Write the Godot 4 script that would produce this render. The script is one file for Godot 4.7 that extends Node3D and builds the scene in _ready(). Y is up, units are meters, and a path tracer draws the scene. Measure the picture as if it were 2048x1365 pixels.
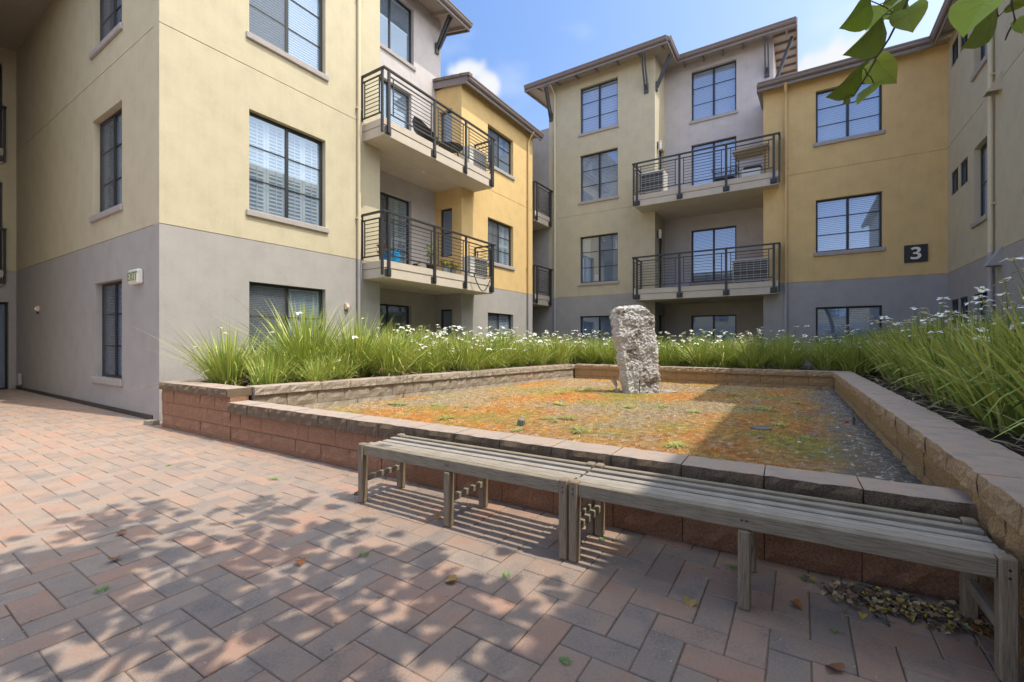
extends Node3D
# Courtyard of an apartment complex: pavers, two benches, a raised planter with a standing stone, three wings.
# x to the right along the back facade, n = -z away from the camera along the left facade, y up.

const XA := -8.156        # left facade plane
const SUN := Vector3(0.4406, 0.895, -0.0698)
var M := {}
var taken := {}
var rng := RandomNumberGenerator.new()

func V(x: float, y: float, n: float) -> Vector3:
	return Vector3(x, y, -n)

func lin(r: float, g: float, b: float, a := 1.0) -> Color:
	var c := Color(r, g, b).linear_to_srgb()
	c.a = a
	return c

# ------------------------------------------------------------------ mesh builder
class MB:
	var p := PackedVector3Array()
	var nn := PackedVector3Array()
	var cc := PackedColorArray()
	var uv := PackedVector2Array()
	var col := Color.WHITE
	func tri(a: Vector3, b: Vector3, c: Vector3) -> void:
		var m := (c - a).cross(b - a).normalized()
		p.append(a); p.append(b); p.append(c)
		for k in 3:
			nn.append(m); cc.append(col)
	func tris(a: Vector3, b: Vector3, c: Vector3, na: Vector3, nb: Vector3, nc: Vector3) -> void:
		p.append(a); p.append(b); p.append(c)
		nn.append(na); nn.append(nb); nn.append(nc)
		for k in 3: cc.append(col)
	func quad(a: Vector3, b: Vector3, c: Vector3, d: Vector3) -> void:
		tri(a, b, c); tri(a, c, d)
	func qn(a: Vector3, b: Vector3, c: Vector3, d: Vector3, out: Vector3) -> void:
		if (c - a).cross(b - a).dot(out) >= 0.0: quad(a, b, c, d)
		else: quad(a, d, c, b)
	func tn(a: Vector3, b: Vector3, c: Vector3, out: Vector3) -> void:
		if (c - a).cross(b - a).dot(out) >= 0.0: tri(a, b, c)
		else: tri(a, c, b)
	func box(c: Vector3, s: Vector3, b := Basis.IDENTITY) -> void:
		cbox(c, s, 0.0, b)
	func span(a: Vector3, b: Vector3, ch := 0.0) -> void:      # box from corner to corner
		cbox((a + b) * 0.5, (b - a).abs(), ch)
	func cbox(c: Vector3, s: Vector3, ch: float, b := Basis.IDENTITY) -> void:
		var h := s * 0.5
		var e := h - Vector3(ch, ch, ch)
		for ax in 3:
			var i := (ax + 1) % 3
			var j := (ax + 2) % 3
			for sg in [-1.0, 1.0]:
				var q: Array[Vector3] = []
				for t in [[-1, -1], [1, -1], [1, 1], [-1, 1]]:
					var v := Vector3.ZERO
					v[ax] = h[ax] * sg
					v[i] = e[i] * t[0]
					v[j] = e[j] * t[1]
					q.append(c + b * v)
				var o := Vector3.ZERO
				o[ax] = sg
				qn(q[0], q[1], q[2], q[3], b * o)
				if ch > 0.0 :
					for sg2 in [-1.0, 1.0]:          # edge between face ax and face i
						var q2: Array[Vector3] = []
						for t in [-1.0, 1.0]:
							var v1 := Vector3.ZERO
							v1[ax] = h[ax] * sg; v1[i] = e[i] * sg2; v1[j] = e[j] * t
							var v2 := Vector3.ZERO
							v2[ax] = e[ax] * sg; v2[i] = h[i] * sg2; v2[j] = e[j] * t
							if t < 0.0:
								q2.append(c + b * v1); q2.append(c + b * v2)
							else:
								q2.append(c + b * v2); q2.append(c + b * v1)
						var o2 := Vector3.ZERO
						o2[ax] = sg; o2[i] = sg2
						qn(q2[0], q2[1], q2[2], q2[3], b * o2)
		if ch > 0.0:
			for sx in [-1.0, 1.0]:
				for sy in [-1.0, 1.0]:
					for sz in [-1.0, 1.0]:
						var s3 := Vector3(sx, sy, sz)
						tn(c + b * (Vector3(h.x, e.y, e.z) * s3), c + b * (Vector3(e.x, h.y, e.z) * s3), c + b * (Vector3(e.x, e.y, h.z) * s3), b * s3)
	func bar(a: Vector3, b: Vector3, w: float, t: float, up := Vector3.UP, ch := 0.0) -> void:   # square bar from a to b, w across, t along up
		var z := (b - a).normalized()
		var x := up.cross(z)
		if x.length() < 0.01: x = Vector3.RIGHT.cross(z)
		x = x.normalized()
		var y := z.cross(x)
		cbox((a + b) * 0.5, Vector3(w, t, (b - a).length()), ch, Basis(x, y, z))
	func tube(pts: Array, rad: Array, sides := 8, caps := true) -> void:
		var rings := []
		var prev := Vector3.UP
		for i in pts.size():
			var t: Vector3 = (pts[min(i + 1, pts.size() - 1)] - pts[max(i - 1, 0)]).normalized()
			var x := prev.cross(t)
			if x.length() < 0.05: x = Vector3.RIGHT.cross(t)
			x = x.normalized()
			var y := t.cross(x)
			var ring := []
			for k in sides:
				var a := TAU * k / sides
				ring.append(x * cos(a) + y * sin(a))
			rings.append(ring)
		for i in pts.size() - 1:
			for k in sides:
				var k2: int = (k + 1) % sides
				var a: Vector3 = pts[i] + rings[i][k] * rad[i]
				var b: Vector3 = pts[i] + rings[i][k2] * rad[i]
				var c: Vector3 = pts[i + 1] + rings[i + 1][k2] * rad[i + 1]
				var d: Vector3 = pts[i + 1] + rings[i + 1][k] * rad[i + 1]
				tris(a, d, c, rings[i][k], rings[i + 1][k], rings[i + 1][k2])
				tris(a, c, b, rings[i][k], rings[i + 1][k2], rings[i][k2])
		if caps:
			for i in [0, pts.size() - 1]:
				for k in range(1, sides - 1):
					var o: Vector3 = pts[0] - pts[1] if i == 0 else pts[i] - pts[i - 1]
					tn(pts[i] + rings[i][0] * rad[i], pts[i] + rings[i][k] * rad[i], pts[i] + rings[i][k + 1] * rad[i], o)
	func lathe(prof: Array, sides := 16, at := Vector3.ZERO) -> void:   # profile of Vector2(radius, y)
		for i in prof.size() - 1:
			for k in sides:
				var a0 := TAU * k / sides
				var a1 := TAU * (k + 1) / sides
				var d0 := Vector3(cos(a0), 0, sin(a0))
				var d1 := Vector3(cos(a1), 0, sin(a1))
				var u0: Vector2 = prof[i]
				var u1: Vector2 = prof[i + 1]
				var a := at + d0 * u0.x + Vector3.UP * u0.y
				var b := at + d1 * u0.x + Vector3.UP * u0.y
				var c := at + d1 * u1.x + Vector3.UP * u1.y
				var d := at + d0 * u1.x + Vector3.UP * u1.y
				var sl := Vector2(u1.y - u0.y, u0.x - u1.x)
				qn(a, b, c, d, (d0 + d1) * 0.5 * sl.x + Vector3.UP * sl.y)
	func put(mesh: ArrayMesh, mat: Material) -> void:
		if p.is_empty(): return
		var a := []
		a.resize(Mesh.ARRAY_MAX)
		a[Mesh.ARRAY_VERTEX] = p
		a[Mesh.ARRAY_NORMAL] = nn
		a[Mesh.ARRAY_COLOR] = cc
		if uv.size() == p.size(): a[Mesh.ARRAY_TEX_UV] = uv
		mesh.add_surface_from_arrays(Mesh.PRIMITIVE_TRIANGLES, a)
		mesh.surface_set_material(mesh.get_surface_count() - 1, mat)
	func mesh(mat: Material) -> ArrayMesh:
		var m := ArrayMesh.new()
		put(m, mat)
		return m

func numbered(called: String) -> String:
	var k: int = taken.get(called, 0)
	taken[called] = k + 1
	return called if k == 0 else "%s_%03d" % [called, k]

func inst(called: String, mesh: Mesh, parent: Node, at := Transform3D.IDENTITY) -> MeshInstance3D:
	var o := MeshInstance3D.new()
	o.mesh = mesh
	o.name = numbered(called) if parent == self else called
	parent.add_child(o, true)
	o.transform = at
	o.cast_shadow = GeometryInstance3D.SHADOW_CASTING_SETTING_ON
	return o

func obj(called: String, mb: MB, mat: Material, parent: Node, at := Transform3D.IDENTITY) -> MeshInstance3D:
	return inst(called, mb.mesh(mat), parent, at)

func node(called: String, parent: Node, at := Transform3D.IDENTITY) -> Node3D:
	var o := Node3D.new()
	o.name = numbered(called) if parent == self else called
	parent.add_child(o, true)
	o.transform = at
	return o

func tag(o: Node, label: String, category: String, group := "", kind := "") -> Node:
	if label: o.set_meta("label", label)
	if category: o.set_meta("category", category)
	if group: o.set_meta("group", group)
	if kind: o.set_meta("kind", kind)
	return o

func face(x: float, n: float, turn: float) -> Transform3D:     # facade frame: x along the wall, y up, z outwards
	return Transform3D(Basis(Vector3.UP, turn), V(x, 0, n))

# ------------------------------------------------------------------ textures and materials
func noise(freq: float, oct := 4, seed_ := 1, kind := FastNoiseLite.TYPE_SIMPLEX_SMOOTH) -> FastNoiseLite:
	var f := FastNoiseLite.new()
	f.noise_type = kind
	f.frequency = freq
	f.seed = seed_
	f.fractal_type = FastNoiseLite.FRACTAL_FBM
	f.fractal_octaves = oct
	return f

func nimg(freq: float, oct: int, seed_: int, size := 512, kind := FastNoiseLite.TYPE_SIMPLEX_SMOOTH) -> Image:
	var i := noise(freq, oct, seed_, kind).get_seamless_image(size, size)
	i.convert(Image.FORMAT_L8)
	return i

func tex(i: Image) -> ImageTexture:
	return ImageTexture.create_from_image(i)

# colour image out of noise images: ramp is an array of [value, Color]; w: weights of the noise images
func ramp_img(imgs: Array, w: Array, ramp: Array, speck := 0.0, seed_ := 3) -> Image:
	var s: int = imgs[0].get_width()
	var o := Image.create(s, s, false, Image.FORMAT_RGB8)
	var r := RandomNumberGenerator.new()
	r.seed = seed_
	var datas := []
	for im in imgs: datas.append(im.get_data())
	var g := Gradient.new()
	g.offsets = PackedFloat32Array(ramp.map(func(q): return q[0]))
	g.colors = PackedColorArray(ramp.map(func(q): return q[1]))
	var lut := []
	for k in 256: lut.append(g.sample(k / 255.0))
	for y in s:
		for x in s:
			var v := 0.0
			for k in imgs.size(): v += w[k] * datas[k][y * s + x]
			var c: Color = lut[clampi(int(v), 0, 255)]
			if speck > 0.0:
				var d := 1.0 + speck * (r.randf() - 0.5) * 2.0
				c = Color(c.r * d, c.g * d, c.b * d)
			o.set_pixel(x, y, c)
	return o

func mat(c: Color, rough := 0.8, metal := 0.0) -> StandardMaterial3D:
	var m := StandardMaterial3D.new()
	m.albedo_color = c
	m.roughness = rough
	m.metallic = metal
	return m

func tri_mat(c: Color, alb: Texture2D, scale: Vector3, rough := 0.85, hgt: Texture2D = null, hs := 0.0, world := true) -> StandardMaterial3D:
	var m := mat(c, rough)
	if alb: m.albedo_texture = alb
	m.uv1_triplanar = true
	m.uv1_world_triplanar = world
	m.uv1_scale = scale
	if hgt:
		m.heightmap_enabled = true
		m.heightmap_texture = hgt
		m.heightmap_scale = hs
	return m

func make_materials() -> void:
	var G := func(v): return Color(v, v, v)
	# stucco: sand grain plus cloudy weathering
	var n1 := nimg(0.006, 6, 11)
	var n2 := nimg(0.22, 3, 12)
	var stucco_h := tex(n2)
	var n3 := noise(0.03, 4, 13).get_seamless_image(512, 40)
	n3.convert(Image.FORMAT_L8)
	n3.resize(512, 512, Image.INTERPOLATE_CUBIC)
	var stucco := tex(ramp_img([n1, n2, n3], [0.42, 0.42, 0.16], [[0.22, G.call(0.91)], [0.40, G.call(0.955)], [0.6, G.call(0.98)], [0.78, G.call(1.0)]], 0.035))
	var sv := Vector3(0.55, 0.55, 0.55)
	for q in [["cream", 0.55, 0.495, 0.365], ["gold", 0.70, 0.50, 0.235], ["grey", 0.385, 0.37, 0.37], ["lilac", 0.53, 0.50, 0.52], ["taupe", 0.46, 0.42, 0.39], ["slab", 0.56, 0.50, 0.44], ["sill", 0.34, 0.31, 0.32], ["cream_side", 0.66, 0.545, 0.335]]:
		M[q[0]] = tri_mat(lin(q[1], q[2], q[3]), stucco, sv, 0.9, stucco_h, 0.4)
	M.sill = tri_mat(lin(0.4, 0.37, 0.37), stucco, sv * 3.0, 0.85, stucco_h, 0.2)
	M.fascia = tri_mat(lin(0.235, 0.21, 0.215), stucco, sv, 0.6)
	M.gutter = mat(lin(0.2, 0.165, 0.16), 0.45)
	M.soffit = tri_mat(lin(0.4, 0.35, 0.31), stucco, sv, 0.85)
	M.roof_tile = tri_mat(lin(0.22, 0.17, 0.15), stucco, sv * 2.0, 0.85)
	M.strut = mat(lin(0.055, 0.06, 0.075), 0.5)
	M.rail = mat(lin(0.035, 0.037, 0.042), 0.42, 0.1)
	M.frame = mat(lin(0.022, 0.022, 0.024), 0.4)
	M.pipe_cream = mat(lin(0.6, 0.53, 0.38), 0.5)
	M.pipe_gold = mat(lin(0.62, 0.44, 0.21), 0.5)
	M.pipe_grey = mat(lin(0.38, 0.36, 0.38), 0.5)
	M.room = mat(lin(0.3, 0.27, 0.24), 0.9)
	M.blind = mat(lin(0.82, 0.82, 0.80), 0.6)
	M.blind_wood = mat(lin(0.34, 0.2, 0.13), 0.6)
	M.shutter = mat(lin(0.66, 0.68, 0.6), 0.55)
	M.curtain = mat(lin(0.68, 0.68, 0.66), 0.9)
	M.curtain.backlight = Color(0.3, 0.3, 0.3)
	M.screen = mat(lin(0.10, 0.10, 0.11, 0.42), 0.8)
	M.screen.transparency = BaseMaterial3D.TRANSPARENCY_ALPHA
	var pane := mat(lin(0.38, 0.54, 0.80, 0.015), 0.02, 0.5)
	pane.transparency = BaseMaterial3D.TRANSPARENCY_ALPHA
	pane.metallic_specular = 1.0
	M.pane = pane
	M.white = mat(lin(0.75, 0.75, 0.73), 0.5)
	M.black = mat(lin(0.015, 0.015, 0.016), 0.6)
	M.door_paint = mat(lin(0.14, 0.15, 0.19), 0.45)
	# pavers
	var pn1 := nimg(0.006, 3, 21)
	var pn2 := nimg(0.09, 4, 22)
	var pn3 := nimg(0.35, 2, 23)
	var pav := tex(ramp_img([pn1, pn2, pn3], [0.45, 0.3, 0.25], [[0.2, Color(0.80, 0.79, 0.80)], [0.42, Color(0.92, 0.9, 0.89)], [0.56, Color(0.98, 0.93, 0.9)], [0.74, Color(1.0, 0.88, 0.83)]], 0.08))
	var pav_h := tex(pn3)
	M.pavers = []
	for c in [[0.36, 0.30, 0.265], [0.37, 0.315, 0.28], [0.40, 0.295, 0.25], [0.35, 0.30, 0.272], [0.325, 0.287, 0.265], [0.39, 0.305, 0.262], [0.31, 0.275, 0.257], [0.40, 0.31, 0.265], [0.37, 0.32, 0.29]]:
		M.pavers.append(tri_mat(lin(c[0], c[1], c[2]), pav, Vector3(1.1, 1.1, 1.1), 0.9, pav_h, 0.25))
	M.joint = tri_mat(lin(0.20, 0.17, 0.14), pav, Vector3(2, 2, 2), 1.0, pav_h, 0.5)
	M.ground = tri_mat(lin(0.34, 0.30, 0.26), pav, Vector3(0.5, 0.5, 0.5), 1.0, pav_h, 0.5)
	# split-face blocks
	var bn := nimg(0.05, 5, 31)
	var bn2 := nimg(0.22, 4, 32)
	var blk := tex(ramp_img([bn, bn2], [0.4, 0.6], [[0.2, Color(0.5, 0.46, 0.43)], [0.45, Color(0.82, 0.79, 0.77)], [0.68, Color(1, 1, 1)]], 0.16))
	var blk_h := tex(bn2)
	M.block_warm = tri_mat(lin(0.68, 0.39, 0.26), blk, Vector3(2.1, 2.1, 2.1), 0.95, blk_h, 1.6)
	M.block_tan = tri_mat(lin(0.84, 0.60, 0.32), blk, Vector3(2.1, 2.1, 2.1), 0.95, blk_h, 1.6)
	M.block_pale = tri_mat(lin(0.72, 0.66, 0.58), blk, Vector3(2.1, 2.1, 2.1), 0.95, blk_h, 1.8)
	M.cap_grey = tri_mat(lin(0.44, 0.39, 0.355), pav, Vector3(1.6, 1.6, 1.6), 0.92, pav_h, 0.3)
	M.cap_tan = tri_mat(lin(0.74, 0.56, 0.35), blk, Vector3(2.0, 2.0, 2.0), 0.95, blk_h, 1.2)
	M.cap_dark = tri_mat(lin(0.37, 0.29, 0.21), blk, Vector3(2.3, 2.3, 2.3), 0.95, blk_h, 1.6)
	M.mortar = tri_mat(lin(0.30, 0.20, 0.14), blk, Vector3(3, 3, 3), 1.0)
	# weathered teak
	var wn := nimg(0.03, 5, 41)
	var wn2 := nimg(0.25, 3, 42)
	var wood := tex(ramp_img([wn, wn2], [0.62, 0.38], [[0.15, Color(0.62, 0.59, 0.55)], [0.38, Color(0.84, 0.82, 0.79)], [0.6, Color(0.96, 0.95, 0.94)], [0.85, Color(1, 1, 1)]], 0.05))
	var wood_h := tex(wn)
	M.wood_x = tri_mat(lin(0.47, 0.45, 0.43), wood, Vector3(0.45, 9.0, 9.0), 0.75, wood_h, 0.12)
	M.slats = []
	for c in [[0.41, 0.38, 0.345], [0.365, 0.335, 0.30], [0.44, 0.415, 0.385], [0.385, 0.345, 0.295], [0.41, 0.385, 0.36]]:
		M.slats.append(tri_mat(lin(c[0], c[1], c[2]), wood, Vector3(0.45, 9.0, 9.0), 0.75, wood_h, 0.15))
	M.wood_z = tri_mat(lin(0.33, 0.295, 0.25), wood, Vector3(9.0, 9.0, 0.45), 0.8, wood_h, 0.12)
	M.wood_y = tri_mat(lin(0.32, 0.265, 0.20), wood, Vector3(9.0, 0.45, 9.0), 0.8, wood_h, 0.12)
	M.wood_rail = tri_mat(lin(0.33, 0.295, 0.23), wood, Vector3(0.45, 9.0, 9.0), 0.8, wood_h, 0.12)
	# moss, soil, stone
	var mn := nimg(0.1, 4, 51)
	var mn2 := nimg(0.4, 2, 52)
	var moss := tex(ramp_img([mn, mn2], [0.5, 0.5], [[0.15, Color(0.5, 0.48, 0.45)], [0.5, Color(0.86, 0.85, 0.82)], [0.8, Color(1, 1, 1)]], 0.15))
	M.moss = tri_mat(Color.WHITE, moss, Vector3(2.4, 2.4, 2.4), 1.0, tex(mn2), 1.5)
	M.moss.vertex_color_use_as_albedo = true
	M.soil = tri_mat(lin(0.12, 0.085, 0.055), moss, Vector3(3, 3, 3), 1.0, tex(mn2), 2.0)
	var rn := nimg(0.02, 6, 61)
	var rock := tex(ramp_img([rn, bn2], [0.6, 0.4], [[0.2, Color(0.72, 0.71, 0.70)], [0.5, Color(0.93, 0.93, 0.93)], [0.75, Color(1, 1, 1)]], 0.08))
	M.rock = tri_mat(Color.WHITE, rock, Vector3(1.7, 1.7, 1.7), 0.9, blk_h, 1.6)
	M.rock.vertex_color_use_as_albedo = true
	M.pebble = mat(Color.WHITE, 0.9)
	M.pebble.vertex_color_use_as_albedo = true
	M.blade = mat(Color.WHITE, 0.5)
	M.blade.vertex_color_use_as_albedo = true
	M.blade.backlight = Color(0.8, 0.85, 0.45)
	M.leaf = mat(lin(0.38, 0.52, 0.075), 0.45)
	M.leaf.backlight = Color(0.95, 1.0, 0.5)
	M.leaf_yellow = mat(lin(0.30, 0.30, 0.04), 0.5)
	M.leaf_yellow.backlight = Color(0.7, 0.7, 0.3)
	M.vein = mat(lin(0.36, 0.47, 0.10), 0.5)
	M.vein.backlight = Color(0.8, 0.85, 0.4)
	M.petal = mat(lin(0.82, 0.82, 0.8), 0.6)
	M.petal.backlight = Color(0.4, 0.4, 0.4)
	M.plain = mat(Color.WHITE, 0.7)
	M.plain.vertex_color_use_as_albedo = true
	M.bark = tri_mat(lin(0.16, 0.12, 0.09), wood, Vector3(5, 1.0, 5), 0.95, wood_h, 0.6)
	M.steel = mat(lin(0.45, 0.45, 0.46), 0.35, 0.7)
	M.sign = mat(lin(0.022, 0.023, 0.027), 0.5)

# ------------------------------------------------------------------ building pieces (all in facade frames)
func wall(parent: Node, xf: Transform3D, u0: float, u1: float, y0: float, y1: float, bands: Array, holes := [], grooves := [], thick := 0.22, vgrooves := []) -> MeshInstance3D:
	var us := [u0, u1]
	var ys := [y0, y1]
	for h in holes:
		us.append(h[0]); us.append(h[1]); ys.append(h[2]); ys.append(h[3])
	for g in grooves:
		ys.append(g - 0.007); ys.append(g + 0.007)
	for g in vgrooves:
		us.append(g - 0.007); us.append(g + 0.007)
	for b in bands:
		if b[0] < y1: ys.append(b[0])
	var clean := func(a: Array, lo: float, hi: float) -> Array:
		a.sort()
		var r := []
		for v in a:
			if v < lo - 1e-5 or v > hi + 1e-5: continue
			if r.is_empty() or v - r[-1] > 1e-4: r.append(v)
		return r
	us = clean.call(us, u0, u1)
	ys = clean.call(ys, y0, y1)
	var depth := func(i: int, j: int) -> float:
		if i < 0 or j < 0 or i >= us.size() - 1 or j >= ys.size() - 1: return thick
		var u: float = (us[i] + us[i + 1]) * 0.5
		var y: float = (ys[j] + ys[j + 1]) * 0.5
		for h in holes:
			if u > h[0] and u < h[1] and y > h[2] and y < h[3]: return thick
		for g in grooves:
			if absf(y - g) < 0.007: return 0.012
		for g in vgrooves:
			if absf(u - g) < 0.007: return 0.012
		return 0.0
	var surf := []
	for b in bands: surf.append(MB.new())
	for i in range(-1, us.size() - 1):
		for j in range(-1, ys.size() - 1):
			var d: float = depth.call(i, j)
			var jj := clampi(j, 0, ys.size() - 2)
			var ym: float = (ys[jj] + ys[jj + 1]) * 0.5
			var k := 0
			while k < bands.size() - 1 and ym > bands[k][0]: k += 1
			var mb: MB = surf[k]
			if i >= 0 and j >= 0 and d < thick:
				mb.qn(Vector3(us[i], ys[j], -d), Vector3(us[i + 1], ys[j], -d), Vector3(us[i + 1], ys[j + 1], -d), Vector3(us[i], ys[j + 1], -d), Vector3.BACK)
				mb.qn(Vector3(us[i], ys[j], -thick), Vector3(us[i + 1], ys[j], -thick), Vector3(us[i + 1], ys[j + 1], -thick), Vector3(us[i], ys[j + 1], -thick), Vector3.FORWARD)
			if j >= 0:
				var d2: float = depth.call(i + 1, j)
				if absf(d - d2) > 1e-5:
					var u: float = us[i + 1]
					mb.qn(Vector3(u, ys[j], -d), Vector3(u, ys[j], -d2), Vector3(u, ys[j + 1], -d2), Vector3(u, ys[j + 1], -d), Vector3.RIGHT * (1.0 if d < d2 else -1.0))
			if i >= 0:
				var d3: float = depth.call(i, j + 1)
				if absf(d - d3) > 1e-5:
					var y: float = ys[j + 1]
					mb.qn(Vector3(us[i], y, -d), Vector3(us[i + 1], y, -d), Vector3(us[i + 1], y, -d3), Vector3(us[i], y, -d3), Vector3.UP * (1.0 if d < d3 else -1.0))
	var m := ArrayMesh.new()
	for k in bands.size(): surf[k].put(m, bands[k][1])
	return inst("wall", m, parent, xf)

func blind_mesh(u0: float, u1: float, y0: float, y1: float, z: float, step := 0.045, tilt := 0.55) -> MB:
	var mb := MB.new()
	var y := y1 - 0.03
	mb.span(Vector3(u0, y1 - 0.035, z - 0.02), Vector3(u1, y1, z + 0.02))
	while y > y0 + step:
		y -= step
		mb.box(Vector3((u0 + u1) * 0.5, y, z), Vector3(u1 - u0, 0.003, step * 0.98), Basis(Vector3.RIGHT, tilt))
	mb.span(Vector3(u0, y0, z - 0.015), Vector3(u1, y0 + 0.02, z + 0.015))
	return mb

func shutter_mesh(u0: float, u1: float, y0: float, y1: float, z: float, tilt := 0.7) -> MB:
	var mb := MB.new()
	var mid := y0 + (y1 - y0) * 0.48
	for q in [[y0, mid], [mid, y1]]:
		mb.span(Vector3(u0, q[0], z - 0.015), Vector3(u1, q[0] + 0.05, z + 0.015))
		mb.span(Vector3(u0, q[1] - 0.05, z - 0.015), Vector3(u1, q[1], z + 0.015))
		for s in [u0, u1 - 0.05]:
			mb.span(Vector3(s, q[0] + 0.05, z - 0.015), Vector3(s + 0.05, q[1] - 0.05, z + 0.015))
		var n := int((q[1] - q[0] - 0.1) / 0.066)
		for k in n:
			var y: float = q[0] + 0.05 + (k + 0.5) * (q[1] - q[0] - 0.1) / n
			mb.box(Vector3((u0 + u1) * 0.5, y, z), Vector3(u1 - u0 - 0.1, 0.009, 0.07), Basis(Vector3.RIGHT, tilt))
	mb.span(Vector3((u0 + u1) * 0.5 - 0.006, y0 + 0.1, z + 0.03), Vector3((u0 + u1) * 0.5 + 0.006, y1 - 0.1, z + 0.042))
	return mb

# a window or glazed door: opening u0..u0+w, y0..y0+h in the wall; o: rows, cover, drop, sill, screen, split, dark, door
func window(b: Node, xf: Transform3D, u0: float, y0: float, w: float, h: float, o := {}) -> Node3D:
	var win := node("glazed_door" if o.get("door", false) else "window", b, xf)
	var u1 := u0 + w
	var y1 := y0 + h
	var z: float = -o.get("recess", 0.10)
	var f := MB.new()
	var fw := 0.045
	f.span(Vector3(u0 + 0.002, y0 + 0.002, z - 0.06), Vector3(u0 + fw, y1 - 0.002, z), 0.004)
	f.span(Vector3(u1 - fw, y0 + 0.002, z - 0.06), Vector3(u1 - 0.002, y1 - 0.002, z), 0.004)
	f.span(Vector3(u0 + fw, y1 - fw, z - 0.06), Vector3(u1 - fw, y1 - 0.002, z), 0.004)
	f.span(Vector3(u0 + fw, y0 + 0.002, z - 0.06), Vector3(u1 - fw, y0 + fw, z), 0.004)
	var halves := [[u0 + fw, u1 - fw]]
	if o.get("split", true):
		var m: float = u0 + w * o.get("at", 0.5)
		f.span(Vector3(m - 0.03, y0 + fw, z - 0.055), Vector3(m + 0.03, y1 - fw, z - 0.004), 0.004)
		halves = [[u0 + fw, m - 0.03], [m + 0.03, u1 - fw]]
	obj("frame", f, M.frame, win)
	var rows: int = o.get("rows", 3)
	for k in halves.size():
		var q: Array = halves[k]
		var zp := z - 0.025 - 0.012 * k
		var g := MB.new()
		g.qn(Vector3(q[0], y0 + fw, zp), Vector3(q[1], y0 + fw, zp), Vector3(q[1], y1 - fw, zp), Vector3(q[0], y1 - fw, zp), Vector3.BACK)
		obj("pane", g, M.pane, win)
		for r in range(1, rows):
			var mt := MB.new()
			var y := y0 + h * r / rows
			mt.span(Vector3(q[0], y - 0.011, zp + 0.001), Vector3(q[1], y + 0.011, zp + 0.012))
			obj("muntin", mt, M.frame, win)
		if o.get("screen", -1) == k:
			var s := MB.new()
			s.qn(Vector3(q[0], y0 + fw, z - 0.008), Vector3(q[1], y0 + fw, z - 0.008), Vector3(q[1], y1 - fw, z - 0.008), Vector3(q[0], y1 - fw, z - 0.008), Vector3.BACK)
			obj("insect_screen", s, M.screen, win)
	if o.get("sill", true):
		var s := MB.new()
		s.span(Vector3(u0 - 0.06, y0 - 0.11, -0.098), Vector3(u1 + 0.06, y0 + 0.001, 0.045), 0.012)
		obj("sill", s, M.sill, win)
	var cv: String = o.get("cover", "blind")
	var zb := z - 0.085
	var yb: float = y1 - h * o.get("drop", 1.0)
	if cv == "blind" or cv == "wood_blind":
		for q in halves:
			obj("blind", blind_mesh(q[0] + 0.01, q[1] - 0.01, yb + 0.02, y1 - 0.03, zb, o.get("step", 0.05), o.get("tilt", 0.75)), M.blind if cv == "blind" else M.blind_wood, win)
	elif cv == "shutter":
		var n := 4 if w > 1.2 else 2
		for k in n:
			var a := u0 + 0.03 + (w - 0.06) * k / n
			obj("shutter", shutter_mesh(a + 0.004, a + (w - 0.06) / n - 0.004, y0 + 0.03, y1 - 0.03, zb, o.get("tilt", 0.7)), M.shutter, win)
	elif cv == "curtain":
		for q in [[u0 + 0.02, u0 + w * 0.24], [u1 - w * 0.16, u1 - 0.02]]:
			var c := MB.new()
			var n := 18
			for k in n:
				var a: float = lerpf(q[0], q[1], float(k) / n)
				var a2: float = lerpf(q[0], q[1], float(k + 1) / n)
				var d := 0.028 * sin(k * 1.55)
				var d2 := 0.028 * sin((k + 1) * 1.55)
				c.qn(Vector3(a, y0 - 0.1, zb + d), Vector3(a2, y0 - 0.1, zb + d2), Vector3(a2, y1 + 0.05, zb + d2), Vector3(a, y1 + 0.05, zb + d), Vector3.BACK)
			obj("curtain", c, M.curtain, win)
	var rm := MB.new()
	var a0 := Vector3(u0 - 0.35, y0 - 0.35, -0.224)
	var a1 := Vector3(u1 + 0.35, y1 + 0.2, -1.15)
	rm.qn(Vector3(a0.x, a0.y, a1.z), Vector3(a1.x, a0.y, a1.z), Vector3(a1.x, a1.y, a1.z), Vector3(a0.x, a1.y, a1.z), Vector3.BACK)
	rm.qn(Vector3(a0.x, a0.y, a0.z), Vector3(a0.x, a0.y, a1.z), Vector3(a0.x, a1.y, a1.z), Vector3(a0.x, a1.y, a0.z), Vector3.RIGHT)
	rm.qn(Vector3(a1.x, a0.y, a0.z), Vector3(a1.x, a0.y, a1.z), Vector3(a1.x, a1.y, a1.z), Vector3(a1.x, a1.y, a0.z), Vector3.LEFT)
	rm.qn(Vector3(a0.x, a0.y, a0.z), Vector3(a1.x, a0.y, a0.z), Vector3(a1.x, a0.y, a1.z), Vector3(a0.x, a0.y, a1.z), Vector3.UP)
	rm.qn(Vector3(a0.x, a1.y, a0.z), Vector3(a1.x, a1.y, a0.z), Vector3(a1.x, a1.y, a1.z), Vector3(a0.x, a1.y, a1.z), Vector3.DOWN)
	obj("room_lining", rm, M.room, win)
	if o.get("lamp", false):
		var lp := MB.new()
		lp.lathe([Vector2(0.02, y0 - 0.2), Vector2(0.02, y0 + 0.12), Vector2(0.15, y0 + 0.14), Vector2(0.10, y0 + 0.36), Vector2(0.0, y0 + 0.36)], 14, Vector3(u0 + w * 0.3, 0, -0.6))
		obj("table_lamp", lp, M.curtain, win)
	return win

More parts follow.
